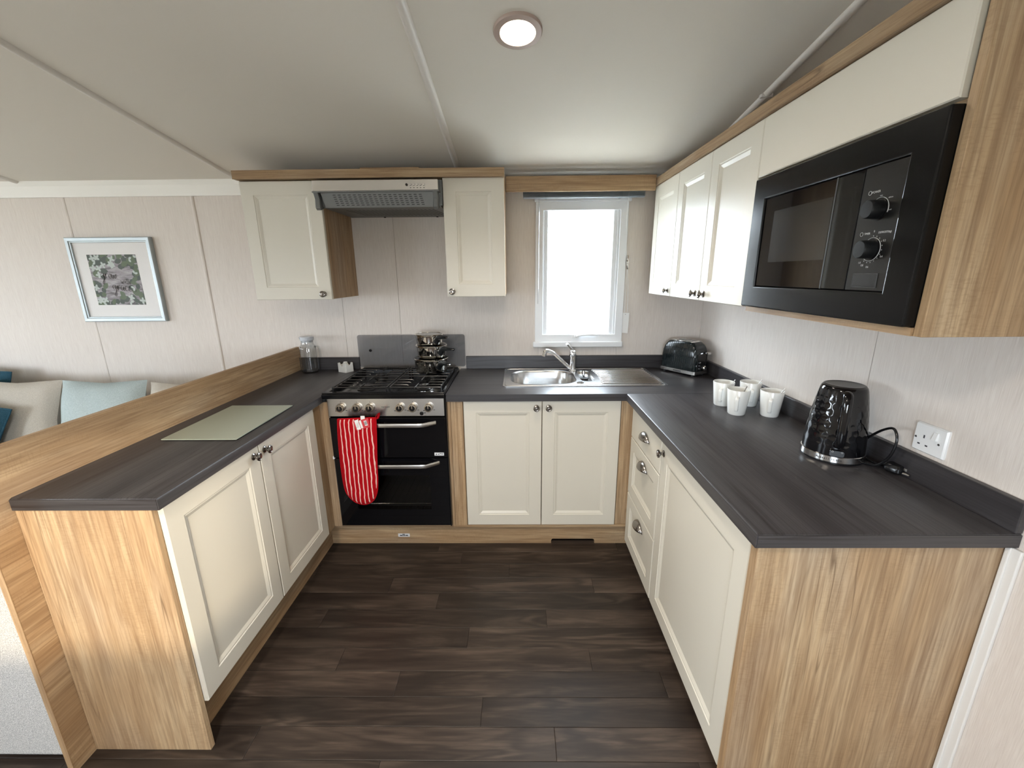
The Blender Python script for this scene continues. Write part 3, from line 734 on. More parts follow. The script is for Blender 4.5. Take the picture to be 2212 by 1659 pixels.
# ---- smoked glass splashback
sp = thing('splashback', (-0.60, -0.03, 0.92), 'smoked glass splashback behind the hob', 'splashback')
pts = rrect(0.661, 0.20, 0.014, 4, -0.6005, 1.019); pts = [(max(-0.931, min(-0.270, x)), z) for x, z in pts]
part('glass_panel', B().prism(pts, 'y', -0.032, -0.027), M_smoke, sp)
for x, z in ((-0.855, 1.023), (-0.342, 1.026)):
    part('fixing_screw', B().lathe([(0.0085, 0), (0.0085, 0.003), (0.006, 0.006), (0.0001, 0.006)], (x, -0.032, z), (0,-1,0), 16), M_bplast, sp, smooth=True)

# ================================================================== COOKER HOOD
hd = thing('cooker_hood', (-0.62, -0.2, 1.79), 'slim stainless steel cooker hood with grey visor above the hob', 'cooker hood')
FX0, FX1 = -0.924, -0.3215
part('body', B().box(-0.903, -0.372, 1.800, -0.3105, -0.002, 1.916), M_hood, hd)
fs = part('fascia', B().box(FX0, -0.420, 1.862, FX1, -0.376, 1.910), M_steel, hd, bevel=0.002, label='brushed steel fascia')
part('fascia_edge', B().box(FX0-0.004, -0.418, 1.857, FX1+0.004, -0.376, 1.862), M_hood, hd)
for k, x in enumerate((-0.470, -0.452, -0.436, -0.420, -0.404, -0.388)):
    part('button', B().lathe([(0.0058, 0), (0.0058, 0.004), (0.0045, 0.006), (0.0001, 0.006)], (x, -0.420, 1.886), (0,-1,0), 14), M_bplast if k == 0 else M_chrome, fs, smooth=True)
b = B()
for x in (-0.452, -0.436, -0.420, -0.404, -0.388): b.box(x-0.003, -0.4204, 1.8715, x+0.003, -0.420, 1.8735)
part('lettering', b, M_ink, fs)
# sloping visor with rows of slots
V0, V1 = Vector((0, -0.405, 1.857)), Vector((0, -0.388, 1.792))
vi = part('visor', B().loops([[(-0.892, V0.y, V0.z), (-0.347, V0.y, V0.z), (-0.347, V0.y+0.006, V0.z), (-0.892, V0.y+0.006, V0.z)], [(-0.880, V1.y, V1.z), (-0.355, V1.y, V1.z), (-0.355, V1.y+0.006, V1.z), (-0.880, V1.y+0.006, V1.z)]]), M_hood, hd)
b = B()
for r_ in range(6):
    t = 0.16 + r_*0.135; c = V0.lerp(V1, t)
    for k in range(18):
        xx = -0.835 + k*0.0245 + r_*0.002; b.box(xx, c.y-0.0008, c.z-0.0016, xx+0.0135, c.y+0.003, c.z+0.0016)
part('vent_slots', b, M_hooddark, vi)
for s, x in ((1, -0.912), (-1, -0.338)):
    poly = [(-0.418, 1.858), (-0.376, 1.858), (-0.330, 1.802), (-0.395, 1.780), (-0.408, 1.790), (-0.404, 1.830)]
    part('side_bracket', B().prism(poly, 'x', x-0.011, x+0.011), M_hood, hd, bevel=0.002)
gr = part('filter_grille', B().box(-0.895, -0.372, 1.793, -0.318, -0.012, 1.799), M_hood, hd)
b = B()
for k in range(22):
    x = -0.82 + k*0.021; b.add([(x, -0.30, 1.7925), (x+0.009, -0.30, 1.7925), (x+0.049, -0.09, 1.7925), (x+0.040, -0.09, 1.7925)], [(0,1,2,3)])
part('grille_slots', b, M_hooddark, gr)
for x in (-0.70, -0.40): part('grille_catch', B().cyl((x, -0.03, 1.793), (x, -0.03, 1.789), 0.006, 10), M_bplast, hd)

# ================================================================== SAUCEPANS
def pan(z, x, y, r0, r1, h, ang, label, handle_z):
    o = thing('saucepan', (x, y, z), label, 'saucepan', 'stacked steel saucepans')
    p = [(0.0001, 0.0), (r0-0.012, 0.0), (r0-0.003, 0.004), (r0, 0.014), (r1, h-0.006), (r1+0.004, h-0.002), (r1+0.004, h), (r1-0.001, h-0.001), (r1-0.003, h-0.008), (r0-0.003, 0.015), (0.0001, 0.006)]
    part('pan_body', B().lathe(p, (0,0,0), (0,0,1), 48), M_panst, o, world=False, smooth=True)
    d = Vector((math.cos(ang), math.sin(ang), 0)); e = Vector((-d.y, d.x, 0)); up = Vector((0,0,1))
    br = B(); a = d*(r1-0.001) + up*(handle_z-0.014)
    br.cyl(a, a + d*0.016 + up*0.004, 0.011, 14, 0.008)
    part('handle_bracket', br, M_panst, o, world=False, smooth=True)
    path = smooth_path([d*(r1+0.004) + up*(handle_z-0.026), d*(r1+0.016) + up*(handle_z-0.014), d*(r1+0.042) + up*(handle_z+0.004), d*(r1+0.080) + up*(handle_z+0.010), d*(r1+0.122) + up*(handle_z+0.013)], 5)
    hb = B(); L = []
    for i, q in enumerate(path):
        t = i/(len(path)-1); w_ = 0.0125 + 0.003*math.sin(PI*t); h_ = 0.0135*(1-t)**0.6 + 0.0055
        dd = (path[min(i+1, len(path)-1)] - path[max(i-1, 0)]).normalized(); n2 = dd.cross(e).normalized()
        L.append([q + e*math.cos(k*2*PI/12)*w_ + n2*math.sin(k*2*PI/12)*h_ for k in range(12)])
    hb.loops(L)
    hn = part('handle', hb, M_bmatte, o, world=False, smooth=True, label='black plastic handle')
    tip = d*(r1+0.120) + up*(handle_z+0.013)
    part('hanging_ring', B().tube([tip - e*0.006, tip + d*0.016 - e*0.005, tip + d*0.019, tip + d*0.016 + e*0.005, tip + e*0.006], 0.0016, 6), M_chrome, hn, world=False, smooth=True)
    return o
def lid(z, x, y, r, label):
    o = thing('pan_lid', (x, y, z), label, 'lid', 'upturned glass pan lids')
    part('glass_disc', B().lathe([(r-0.002, 0.0015), (r*0.7, -0.006), (0.0001, -0.010), (0.0001, -0.0075), (r*0.7, -0.0035), (r-0.002, 0.0035)], (0,0,0), (0,0,1), 40), glass('lid_glass_%d' % int(z*1000), (0.55, 0.55, 0.55, 1)), o, world=False, smooth=True)
    part('lid_rim', B().lathe([(r-0.002, 0.0), (r+0.0045, 0.0), (r+0.0055, 0.003), (r+0.0035, 0.0055), (r-0.002, 0.005), (r-0.003, 0.002)], (0,0,0), (0,0,1), 48), M_panst, o, world=False, smooth=True)
PX, PY = -0.443, -0.218; HA = math.radians(-55)
pan(0.9320, PX, PY, 0.090, 0.0945, 0.077, HA, 'largest steel saucepan at bottom of the stack on the hob', 0.064)
lid(1.0095, PX, PY, 0.0945, 'glass lid upturned on the bottom saucepan')
pan(1.0155, PX+0.004, PY+0.010, 0.080, 0.0845, 0.066, HA+0.12, 'middle steel saucepan in the stack on the hob', 0.056)
lid(1.0820, PX+0.004, PY+0.010, 0.0845, 'glass lid upturned on the middle saucepan')
pan(1.0880, PX-0.006, PY+0.012, 0.074, 0.0775, 0.055, HA+0.05, 'smallest steel saucepan on top of the stack', 0.047)
lid(1.1435, PX-0.006, PY+0.012, 0.0775, 'glass lid upturned on the top saucepan')

# ================================================================== OVEN MITT
mt = thing('oven_mitt', (-0.733, -0.67, 0.343), 'red and white striped oven mitt hanging from the upper oven handle', 'oven mitt')
outl = [(-0.817, 0.800), (-0.735, 0.803), (-0.640, 0.806), (-0.634, 0.795), (-0.638, 0.72), (-0.644, 0.64), (-0.650, 0.55), (-0.655, 0.46), (-0.664, 0.405), (-0.684, 0.366), (-0.712, 0.347), (-0.742, 0.344), (-0.778, 0.358), (-0.806, 0.390), (-0.822, 0.435), (-0.827, 0.54), (-0.826, 0.66), (-0.822, 0.74)]
cx_, cz_ = -0.733, 0.58
def inset_poly(pl, f): return [((x-cx_)*f + cx_, (z-cz_)*(1-(1-f)*0.45) + cz_) for x, z in pl]
L = [[(x, -0.6625, z) for x, z in inset_poly(outl, 0.88)], [(x, -0.668, z) for x, z in inset_poly(outl, 0.975)], [(x, -0.674, z) for x, z in outl], [(x, -0.681, z) for x, z in inset_poly(outl, 0.97)], [(x, -0.686, z) for x, z in inset_poly(outl, 0.86)], [(x, -0.688, z) for x, z in inset_poly(outl, 0.6)]]
part('mitt_body', B().loops(L), M_mitt, mt, smooth=True, angle=70)
part('binding', B().tube(smooth_path([(x, -0.674, z) for x, z in outl + outl[:1]], 3), 0.0042, 8), M_red, mt, smooth=True)
part('hanging_loop', B().tube(smooth_path([(-0.640, -0.672, 0.800), (-0.628, -0.672, 0.818), (-0.618, -0.668, 0.828), (-0.622, -0.662, 0.812), (-0.630, -0.664, 0.798)], 4), 0.005, 8, (0.006, 0.002)), M_red, mt, smooth=True)
tg = part('price_tag', B().loops([[(-0.737, -0.6895, 0.792), (-0.664, -0.6895, 0.812), (-0.659, -0.6895, 0.765), (-0.728, -0.6895, 0.750)], [(-0.737, -0.6905, 0.792), (-0.664, -0.6905, 0.812), (-0.659, -0.6905, 0.765), (-0.728, -0.6905, 0.750)]]), M_pinkcard, mt, label='red and white card tag with barcode')
b = B()
def quad(b, c, w_, h_, rot, y): 
    a = math.radians(rot); ux, uz = math.cos(a), math.sin(a); P = lambda s, t: (c[0] + s*w_/2*ux - t*h_/2*uz, y, c[1] + s*w_/2*uz + t*h_/2*ux)
    b.add([P(-1,-1), P(1,-1), P(1,1), P(-1,1)], [(0,1,2,3)])
quad(b, (-0.717, 0.777), 0.019, 0.050, 13, -0.6910); quad(b, (-0.700, 0.780), 0.010, 0.040, 13, -0.6910); quad(b, (-0.677, 0.786), 0.014, 0.026, 13, -0.6910)
part('tag_print', b, M_paper, tg)
b = B()
for k in range(7): quad(b, (-0.6825 + k*0.0018*0.97, 0.785 + k*0.0004), 0.0008, 0.018, 13, -0.6914)
for k in range(6): quad(b, (-0.7175 + k*0.0006, 0.765 + k*0.0045), 0.013, 0.0007, 13, -0.6914)
part('lettering', b, M_ink, tg)
part('paper_slip', B().box(-0.700, -0.6885, 0.800, -0.680, -0.688, 0.822), M_paper, mt)

# ================================================================== JUG, SACHET HOLDER, GLASS BOARD
jg = thing('glass_jug', (-1.215, -0.085, 0.9), 'clear ribbed glass jug with plastic lid in the left worktop corner', 'jug')
rib = lambda k, h: 1 + (0.018*math.cos(k*2*PI*20) if 0.02 < h < 0.155 else 0)
prof = [(0.0001, 0.0), (0.044, 0.0), (0.048, 0.006), (0.049, 0.03), (0.0485, 0.10), (0.048, 0.150), (0.046, 0.163), (0.037, 0.172), (0.035, 0.180), (0.0355, 0.198), (0.033, 0.198), (0.033, 0.180), (0.0345, 0.170), (0.0435, 0.160), (0.0455, 0.10), (0.0455, 0.012), (0.0001, 0.010)]
part('jug_body', B().lathe(prof, (0,0,0), (0,0,1), 80, rib), M_jug, jg, world=False, smooth=True, angle=60)
jh = smooth_path([(0.046, -0.006, 0.160), (0.064, -0.010, 0.163), (0.076, -0.012, 0.152), (0.078, -0.012, 0.115), (0.079, -0.012, 0.098)], 5)
part('handle', B().tube(jh, 0.006, 10, (0.009, 0.0045)), M_jug, jg, world=False, smooth=True)
part('lid', B().lathe([(0.0325, 0.186), (0.0325, 0.198), (0.0385, 0.199), (0.0395, 0.217), (0.037, 0.220), (0.0001, 0.220)], (0,0,0), (0,0,1), 40), plain('clear_plastic_lid', srgb(196, 200, 206), 0.2), jg, world=False, smooth=True)
part('lid_spout', B().box(-0.042, -0.008, 0.205, -0.034, 0.008, 0.217), M_bplast, jg, world=False, bevel=0.001)
sg = thing('sachet_holder', (-1.003, -0.072, 0.9), 'small white ceramic sachet holder with scooped sides by the hob', 'holder', None, math.radians(-30))
W_, D_, H_ = 0.066, 0.054, 0.056
def scoop(wd, hh, r, n=10):
    return [(-wd/2, 0), (wd/2, 0), (wd/2, hh)] + [(r*math.cos(PI*k/n), hh - r*1.0*math.sin(PI*k/n)) for k in range(n+1)] + [(-wd/2, hh)]
part('base', B().box(-W_/2, -D_/2, 0, W_/2, D_/2, 0.006), M_ceramic, sg, world=False, bevel=0.002)
for s in (-1, 1):
    part('side', B().prism(scoop(W_, H_, 0.018), 'y', s*D_/2 - 0.0025, s*D_/2 + 0.0025), M_ceramic, sg, world=False, bevel=0.0008)
    part('side', B().prism(scoop(D_-0.005, H_, 0.013), 'x', s*W_/2 - 0.0025, s*W_/2 + 0.0025), M_ceramic, sg, world=False, bevel=0.0008)
gb = thing('chopping_board', (-1.10, -0.985, 0.9), 'frosted glass chopping board lying on the left worktop', 'chopping board')
pl = [(-1.230, -1.188), (-0.957, -1.188), (-0.963, -0.785), (-1.238, -0.785)]
part('board', B().prism(pl, 'z', 0.9035, 0.9075), [M_board], gb, bevel=0.0012)
for x, y in ((-1.205, -1.160), (-0.985, -1.160), (-0.990, -0.815), (-1.210, -0.815)):
    part('foot', B().cyl((x, y, 0.9), (x, y, 0.9035), 0.007, 12), M_white, gb)

# ================================================================== SINK AND TAP
sk = thing('inset_sink', (0.4, -0.25, 0.9), 'stainless steel sink with bowl and ribbed drainer under the window', 'sink')
ZT = 0.9032
bowl = rrect(0.364, 0.330, 0.105, 8, 0.197, -0.253)
half = rrect(0.076, 0.250, 0.036, 6, 0.441, -0.235)
b = B(); holed_sheet(b, rrect(SX1-SX0, SY1-SY0, 0.016, 4, (SX0+SX1)/2, (SY0+SY1)/2), [list(reversed(bowl)), list(reversed(half))], lambda x, y, z: (x, y, ZT - 0.0012 + z), 0.0024)
part('deck', b, M_sink, sk, bevel=0.0008)
def basin(pts, c, depth, name):
    b = B(); sh = lambda f, z: [(c[0] + (x-c[0])*f, c[1] + (y-c[1])*f, z) for x, y in pts]
    b.loops([sh(1.012, ZT+0.0006), sh(0.99, ZT-0.001), sh(0.965, ZT-0.012), sh(0.94, ZT-depth*0.7), sh(0.90, ZT-depth*0.92), sh(0.80, ZT-depth), sh(0.2, ZT-depth-0.002)], False, True)
    return part(name, b, M_sink, sk, smooth=True, angle=60)
basin(bowl, (0.197, -0.253), 0.13, 'bowl'); basin(half, (0.441, -0.235), 0.022, 'half_bowl')
b = B()
for k in range(11):
    y = -0.095 - k*0.0315; x0 = 0.500 + 0.012*math.sin(k/10*PI); b.tube([(x0, y, ZT-0.001), (x0+0.01, y, ZT+0.0012), (0.800, y, ZT+0.0012), (0.815, y, ZT-0.001)], 0.0048, 8)
part('drainer_ribs', b, M_sink, sk, smooth=True)
rim = B(); rp = rrect(0.845, 0.400, 0.02, 4, (SX0+SX1)/2, (SY0+SY1)/2 + 0.0)
rim.tube([(x, y, ZT) for x, y in rp + rp[:1]], 0.0022, 6); part('raised_edge', rim, M_sink, sk, smooth=True)
part('overflow_cover', B().lathe([(0.019, 0), (0.018, 0.003), (0.0001, 0.004)], (0.388, -0.398, ZT), (0,0,1), 24), M_chrome, sk, smooth=True)
part('waste', B().lathe([(0.035, 0), (0.033, 0.003), (0.012, 0.001), (0.0001, 0.001)], (0.197, -0.253, ZT-0.131), (0,0,1), 28), M_chrome, sk, smooth=True)
PGX, PGY, PGZ = 0.428, -0.270, ZT - 0.0225
pg = thing('sink_plug', (PGX, PGY, PGZ), 'black rubber sink plug with ring standing beside the bowl', 'plug')
part('stopper', B().lathe([(0.020, 0), (0.023, 0.004), (0.027, 0.016), (0.025, 0.020), (0.010, 0.023), (0.0001, 0.024)], (PGX, PGY, PGZ), (0,0,1), 24), M_rubber, pg, smooth=True)
part('pull_ring', B().tube([(PGX - 0.004 + 0.0065*math.sin(a), PGY, PGZ + 0.030 + 0.020*(1-math.cos(a))) for a in [k*2*PI/16 for k in range(17)]], 0.0026, 6), M_rubber, pg, smooth=True)
part('pull_stem', B().cyl((PGX, PGY, PGZ+0.022), (PGX-0.003, PGY, PGZ+0.034), 0.0038, 8), M_rubber, pg)
tp = thing('mixer_tap', (0.383, -0.105, ZT), 'chrome mixer tap with angled spout behind the sink', 'tap')
part('tap_body', B().lathe([(0.024, 0), (0.024, 0.006), (0.020, 0.010), (0.0185, 0.03), (0.0185, 0.085), (0.0205, 0.088), (0.0205, 0.105), (0.017, 0.122), (0.008, 0.128), (0.0001, 0.129)], (0.383, -0.105, ZT), (0,0,1), 32), M_chrome, tp, smooth=True)
sp_ = smooth_path([(0.375, -0.110, 0.922), (0.345, -0.125, 0.944), (0.275, -0.160, 1.012), (0.240, -0.178, 1.036), (0.217, -0.190, 1.042), (0.208, -0.196, 1.032)], 6)
part('spout', B().tube(sp_, 0.0105, 14), M_chrome, tp, smooth=True)
part('aerator', B().cyl((0.212, -0.194, 1.036), (0.203, -0.199, 1.010), 0.0118, 18, 0.012), M_chrome, tp, smooth=True)
lv = smooth_path([(0.386, -0.105, 1.020), (0.378, -0.108, 1.034), (0.362, -0.112, 1.052), (0.346, -0.118, 1.070)], 5)
part('lever', B().tube(lv, 0.01, 12, (0.0115, 0.006)), M_chrome, tp, smooth=True)

# ================================================================== BLIND
bl = thing('venetian_blind', (0.42, -0.07, 1.885), 'blue grey slatted blind drawn up tight above the window', 'blind')
part('head_rail', B().box(0.095, -0.095, 1.915, 0.755, -0.055, 1.945), M_blind, bl, bevel=0.003)
for k in range(7):
    z = 1.8845 + k*0.0036
    part('slat', B().prism([(-0.088, z), (-0.070, z+0.0016), (-0.052, z), (-0.052, z+0.0008), (-0.070, z+0.0024), (-0.088, z+0.0008)], 'x', 0.088, 0.760), M_blind, bl)
part('bottom_rail', B().box(0.088, -0.084, 1.876, 0.758, -0.056, 1.8835), M_blind, bl, bevel=0.003)
for x in (0.215, 0.625):
    part('ladder_clip', B().box(x-0.006, -0.097, 1.872, x+0.006, -0.050, 1.915), glass('clear_clip', (0.9, 0.92, 0.94, 1)), bl, bevel=0.002)
part('wand', B().tube([(0.178, -0.075, 1.90), (0.176, -0.070, 1.84), (0.174, -0.052, 1.30)], 0.0036, 8), glass('clear_wand', (0.93, 0.94, 0.95, 1), 2.0), bl, smooth=True)
cdp = smooth_path([(0.671, -0.075, 1.90), (0.678, -0.03, 1.75), (0.695, -0.012, 1.56), (0.700, -0.014, 1.50), (0.699, -0.012, 1.36), (0.702, -0.008, 1.242)], 6)
part('cord', B().tube(cdp, 0.0013, 6), M_white, bl, smooth=True)
part('cord', B().tube(smooth_path([(0.700, -0.014, 1.52), (0.712, -0.012, 1.40), (0.719, -0.008, 1.242)], 6), 0.0013, 6), M_white, bl, smooth=True)
cl = single('cord_cleat', B().tube(smooth_path([(0.702, -0.012, 1.572), (0.699, -0.018, 1.55), (0.700, -0.014, 1.535), (0.699, -0.018, 1.52), (0.703, -0.012, 1.495)], 4), 0.005, 8).box(0.694, -0.016, 1.525, 0.706, -0.0005, 1.545), M_chrome, 'small clear cord cleat on wall right of the window', 'cleat', smooth=True)
part_t = thing('safety_tag', (0.708, -0.006, 1.115), 'white blind safety tag hanging on the cord beside the window', 'tag')
part('card', B().loops([[(0.687, -0.006, 1.240), (0.731, -0.006, 1.238), (0.728, -0.006, 1.115), (0.684, -0.006, 1.119)], [(0.687, -0.0075, 1.240), (0.731, -0.0075, 1.238), (0.728, -0.0075, 1.115), (0.684, -0.0075, 1.119)]]), M_paper, part_t)
part('card_hole', B().cyl((0.708, -0.0075, 1.230), (0.708, -0.0082, 1.230), 0.003, 10), M_grey, part_t)

# ================================================================== TOASTER
ta = math.atan2(-0.190, 0.125)
to_ = thing('toaster', (1.030, -0.150, 0.9), 'black ribbed two slot toaster with chrome base in the back corner', 'toaster', None, ta)
def rl(hx, hy, r, z): return [(x, y, z) for x, y in rrect(hx*2, hy*2, r, 4)]
b = B().loops([rl(0.116, 0.061, 0.018, 0.030), rl(0.1165, 0.062, 0.018, 0.06), rl(0.1155, 0.0615, 0.018, 0.10), rl(0.112, 0.059, 0.018, 0.135), rl(0.106, 0.0555, 0.018, 0.157), rl(0.096, 0.051, 0.018, 0.174), rl(0.085, 0.0465, 0.018, 0.185), rl(0.076, 0.043, 0.018, 0.190)])
part('casing', b, M_toast, to_, world=False, smooth=True, angle=50)
b = B().loops([rl(0.119, 0.0635, 0.012, 0.012), rl(0.119, 0.0635, 0.012, 0.030), rl(0.115, 0.060, 0.012, 0.0305)])
part('chrome_base', b, M_steel, to_, world=False, smooth=True)
b = B()
for k in range(5): b.box(-0.020 + k*0.010, -0.0640, 0.0175, -0.0125 + k*0.010, -0.0634, 0.0235)
part('lettering', b, M_ink, to_, world=False)
pl_ = B(); holed_sheet(pl_, rrect(0.150, 0.084, 0.014, 4), [list(reversed(rrect(0.118, 0.017, 0.003, 2, 0, 0.018))), list(reversed(rrect(0.118, 0.017, 0.003, 2, 0, -0.018)))], lambda x, y, z: (x, y, 0.1915 + z), 0.003)
part('top_plate', pl_, M_chrome, to_, world=False)
for s in (-1, 1): part('slot', B().box(-0.058, s*0.018 - 0.008, 0.1895, 0.058, s*0.018 + 0.008, 0.1903), M_bmatte, to_, world=False)
part('end_cap', B().box(0.113, -0.044, 0.034, 0.1195, 0.044, 0.128), M_bplast, to_, world=False, bevel=0.004)
lv_ = part('lever', B().box(0.118, 0.018, 0.124, 0.140, 0.044, 0.136), M_chrome, to_, world=False, bevel=0.003)
part('lever_slot', B().box(0.1195, 0.028, 0.05, 0.1205, 0.034, 0.124), M_bmatte, to_, world=False)
for k in range(3): part('button', B().lathe([(0.005, 0), (0.005, 0.004), (0.0001, 0.005)], (0.1195, -0.026, 0.046 + k*0.017), (1,0,0), 12), M_chrome, to_, world=False, smooth=True)
part('browning_dial', B().lathe([(0.014, 0), (0.014, 0.006), (0.011, 0.010), (0.0001, 0.010)], (0.1195, 0.018, 0.046), (1,0,0), 22), M_chrome, to_, world=False, smooth=True)
for x in (-0.095, 0.095):
    for y in (-0.045, 0.045): part('foot', B().cyl((x, y, 0), (x, y, 0.012), 0.009, 12), M_rubber, to_, world=False)

# ================================================================== MUGS AND SPOONS
def mug_proto():
    o = thing('mug', (0, 0, 0), 'mug', 'mug', 'white mugs on the right worktop')
    h = 0.106; r0, r1 = 0.0335, 0.0440
    pr = [(0.0001, 0.0), (r0-0.003, 0.0), (r0, 0.004), (r0+(r1-r0)*0.5, h*0.52), (r1-0.0006, h-0.002), (r1-0.0015, h), (r1-0.0035, h-0.001), (r0-0.0025, 0.010), (0.0001, 0.007)]
    part('mug_body', B().lathe(pr, (0,0,0), (0,0,1), 44), M_ceramic, o, world=False, smooth=True)
    pth = smooth_path([(0, -0.0375, 0.080), (0, -0.058, 0.079), (0, -0.064, 0.074), (0, -0.060, 0.050), (0, -0.055, 0.031), (0, -0.050, 0.027), (0, -0.0345, 0.028)], 5)
    L = []
    for i, q in enumerate(pth):
        d = (pth[min(i+1, len(pth)-1)] - pth[max(i-1, 0)]).normalized(); n2 = d.cross(Vector((1,0,0)))
        L.append([q + Vector((1,0,0))*u + n2*v for u, v in rrect(0.0135, 0.0065, 0.0026, 2)])
    part('handle', B().loops(L), M_ceramic, o, world=False, smooth=True, angle=60)
    return o
mp_ = mug_proto()
mug_spots = [(0.960, -0.783, -36, 'white mug furthest back on the left nearest the toaster'), (0.961, -0.909, -30, 'white mug at the front left of the four mugs'),
             (1.075, -0.788, -20, 'white mug at the back against the right upstand'), (1.083, -0.934, -33, 'white mug nearest the kettle')]
mugs = []
for i, (x, y, a, lb) in enumerate(mug_spots):
    o = mp_ if i == 0 else copy_tree(mp_)
    o.location = (x, y, 0.9); o.rotation_euler = (0, 0, math.radians(a)); o['label'] = lb; mugs.append(o)
def spoon_proto():
    o = thing('teaspoon', (0,0,0), 'spoon', 'spoon', 'teaspoons in the mugs')
    part('stem', B().tube([(0, 0, 0.020), (0, 0, 0.060), (0, 0, 0.122)], 0.0016, 8, (0.0026, 0.0012)), M_pewter, o, world=False, smooth=True)
    part('spoon_bowl', B().loops([[(0.0095*f*math.cos(k*PI/8), 0.002*math.sin(k*PI/8), 0.002 + t*0.030) for k in range(16)] for t, f in ((0, 0.15), (0.15, 0.7), (0.45, 1), (0.75, 0.7), (1, 0.2))]), M_pewter, o, world=False, smooth=True)
    return o
sp0 = spoon_proto()
sdat = [(0.960, -0.783, -25, 'teaspoon in the mug nearest the toaster'), (0.961, -0.909, -50, 'teaspoon in the front left mug'), (1.075, -0.788, -15, 'teaspoon in the back mug by the upstand'), (1.083, -0.934, -20, 'teaspoon in the mug nearest the kettle')]
for i, (x, y, a, lb) in enumerate(sdat):
    o = sp0 if i == 0 else copy_tree(sp0)
    a = math.radians(a); ln = 0.47; d = Vector((math.cos(a), math.sin(a), 0))
    o.location = Vector((x, y, 0.909)) - d*0.0135
    ax = Vector((-d.y, d.x, 0))
    o.rotation_mode = 'QUATERNION'; o.rotation_quaternion = Matrix.Rotation(ln if i != 1 else 0.36, 4, ax).to_quaternion(); o['label'] = lb

# ================================================================== KETTLE
KX, KY = 1.053, -1.327
kt = thing('kettle', (KX, KY, 0.9), 'glossy black honeycomb textured electric kettle on a chrome ringed base', 'kettle')
bs = part('power_base', B().lathe([(0.080, 0), (0.0825, 0.002), (0.0825, 0.006), (0.070, 0.008), (0.0001, 0.008)], (0,0,0), (0,0,1), 56), M_bplast, kt, world=False, smooth=True)
rg = part('chrome_ring', B().lathe([(0.0835, 0.006), (0.0850, 0.008), (0.0840, 0.025), (0.0815, 0.0265), (0.07, 0.0265), (0.07, 0.006)], (0,0,0), (0,0,1), 64), plain('kettle_ring_chrome', (0.75, 0.75, 0.74, 1), 0.14, 1.0), kt, world=False, smooth=True)
# dimpled body: rows of hexagonal hollows
NS, NR = 192, 96; z0_, z1_ = 0.0262, 0.222
def kr(t): return 0.0815 - 0.0030*t - 0.0185*t**1.9
cells = 22
def hexd(a, z):
    w_ = 2*PI/cells; hgt = 0.0185; best = 9
    j = math.floor(z/hgt)
    for jj in (j-1, j, j+1):
        off = 0.5 if jj % 2 else 0.0; i = round(a/w_ - off)
        dx = (a/w_ - off - i)*0.0205; dz = z - (jj+0.5)*hgt
        best = min(best, dx*dx + dz*dz)
    return math.sqrt(best)
L = []
for i in range(NR+1):
    t = i/NR; z = z0_ + (z1_-z0_)*t; rr_ = kr(t); rowv = []
    fade = max(0, min(1, min((t-0.10)/0.06, (0.93-t)/0.06)))
    for k in range(NS):
        a = 2*PI*k/NS; dd = hexd(a, z); dip = max(0, 1 - dd/0.0105)
        r_ = rr_ - 0.00045*fade*min(1, dip*1.6); rowv.append((r_*math.cos(a), r_*math.sin(a), z))
    L.append(rowv)
for r_, z in ((0.0575, 0.229), (0.0545, 0.2325)): L.append([(r_*math.cos(2*PI*k/NS), r_*math.sin(2*PI*k/NS), z) for k in range(NS)])
part('kettle_body', B().loops(L), M_kettle, kt, world=False, smooth=True, angle=60)
part('lid', B().lathe([(0.0545, 0.2325), (0.053, 0.2345), (0.050, 0.2358), (0.048, 0.2350), (0.030, 0.2338), (0.0001, 0.2335)], (0,0,0), (0,0,1), 56), plain('satin_black_lid', (0.022, 0.021, 0.020, 1), 0.34), kt, world=False, smooth=True)
hdv = Vector((-0.50, -0.866, 0)); hsd = Vector((-hdv.y, hdv.x, 0)); up = Vector((0,0,1))
hp = smooth_path([hdv*0.052 + up*0.216, hdv*0.080 + up*0.222, hdv*0.098 + up*0.205, hdv*0.1045 + up*0.150, hdv*0.1055 + up*0.095, hdv*0.098 + up*0.070, hdv*0.078 + up*0.060], 6)
L = []
for i, q in enumerate(hp):
    d = (hp[min(i+1, len(hp)-1)] - hp[max(i-1, 0)]).normalized(); n2 = d.cross(hsd).normalized()
    L.append([q + hsd*math.cos(k*2*PI/16)*0.0125 + n2*math.sin(k*2*PI/16)*0.0085 for k in range(16)])
part('handle', B().loops(L), M_kettle, kt, world=False, smooth=True)
part('water_gauge', B().tube([hdv*0.0795 + up*0.075, hdv*0.0735 + up*0.16, hdv*0.070 + up*0.195], 0.006, 10, (0.0085, 0.004)), plain('gauge_grey', srgb(120, 130, 140), 0.15), kt, world=False, smooth=True)
sw = part('switch', B().loops([[hdv*0.079 + hsd*x + up*(0.040+z) for x, z in rrect(0.040, 0.020, 0.006, 3)], [hdv*0.0885 + hsd*x*0.9 + up*(0.038+z*0.9) for x, z in rrect(0.040, 0.020, 0.006, 3)]]), M_bplast, kt, world=False, smooth=True)
b = B()
for s in (-1, 1):
    c = hdv*0.0888 + hsd*s*0.0115 + up*0.044; b.tube([c + hsd*0.0023*math.cos(k*PI/6) + up*0.0023*math.sin(k*PI/6) for k in range(13)], 0.0005, 5)
part('switch_marks', b, M_grey, sw, world=False)
b = B()
txt = 'Russell Hobbs'; a0 = math.radians(-152)
for i, ch in enumerate(txt):
    if ch == ' ': continue
    a = a0 + i*0.060; n_ = Vector((math.cos(a), math.sin(a), 0)); u_ = Vector((-math.sin(a), math.cos(a), 0))
    text_into(b, ch, 0.0092, n_*0.0846 + up*0.0165, u_, up, n_, depth=0.0006)
part('lettering', b, M_ink, rg, world=False)
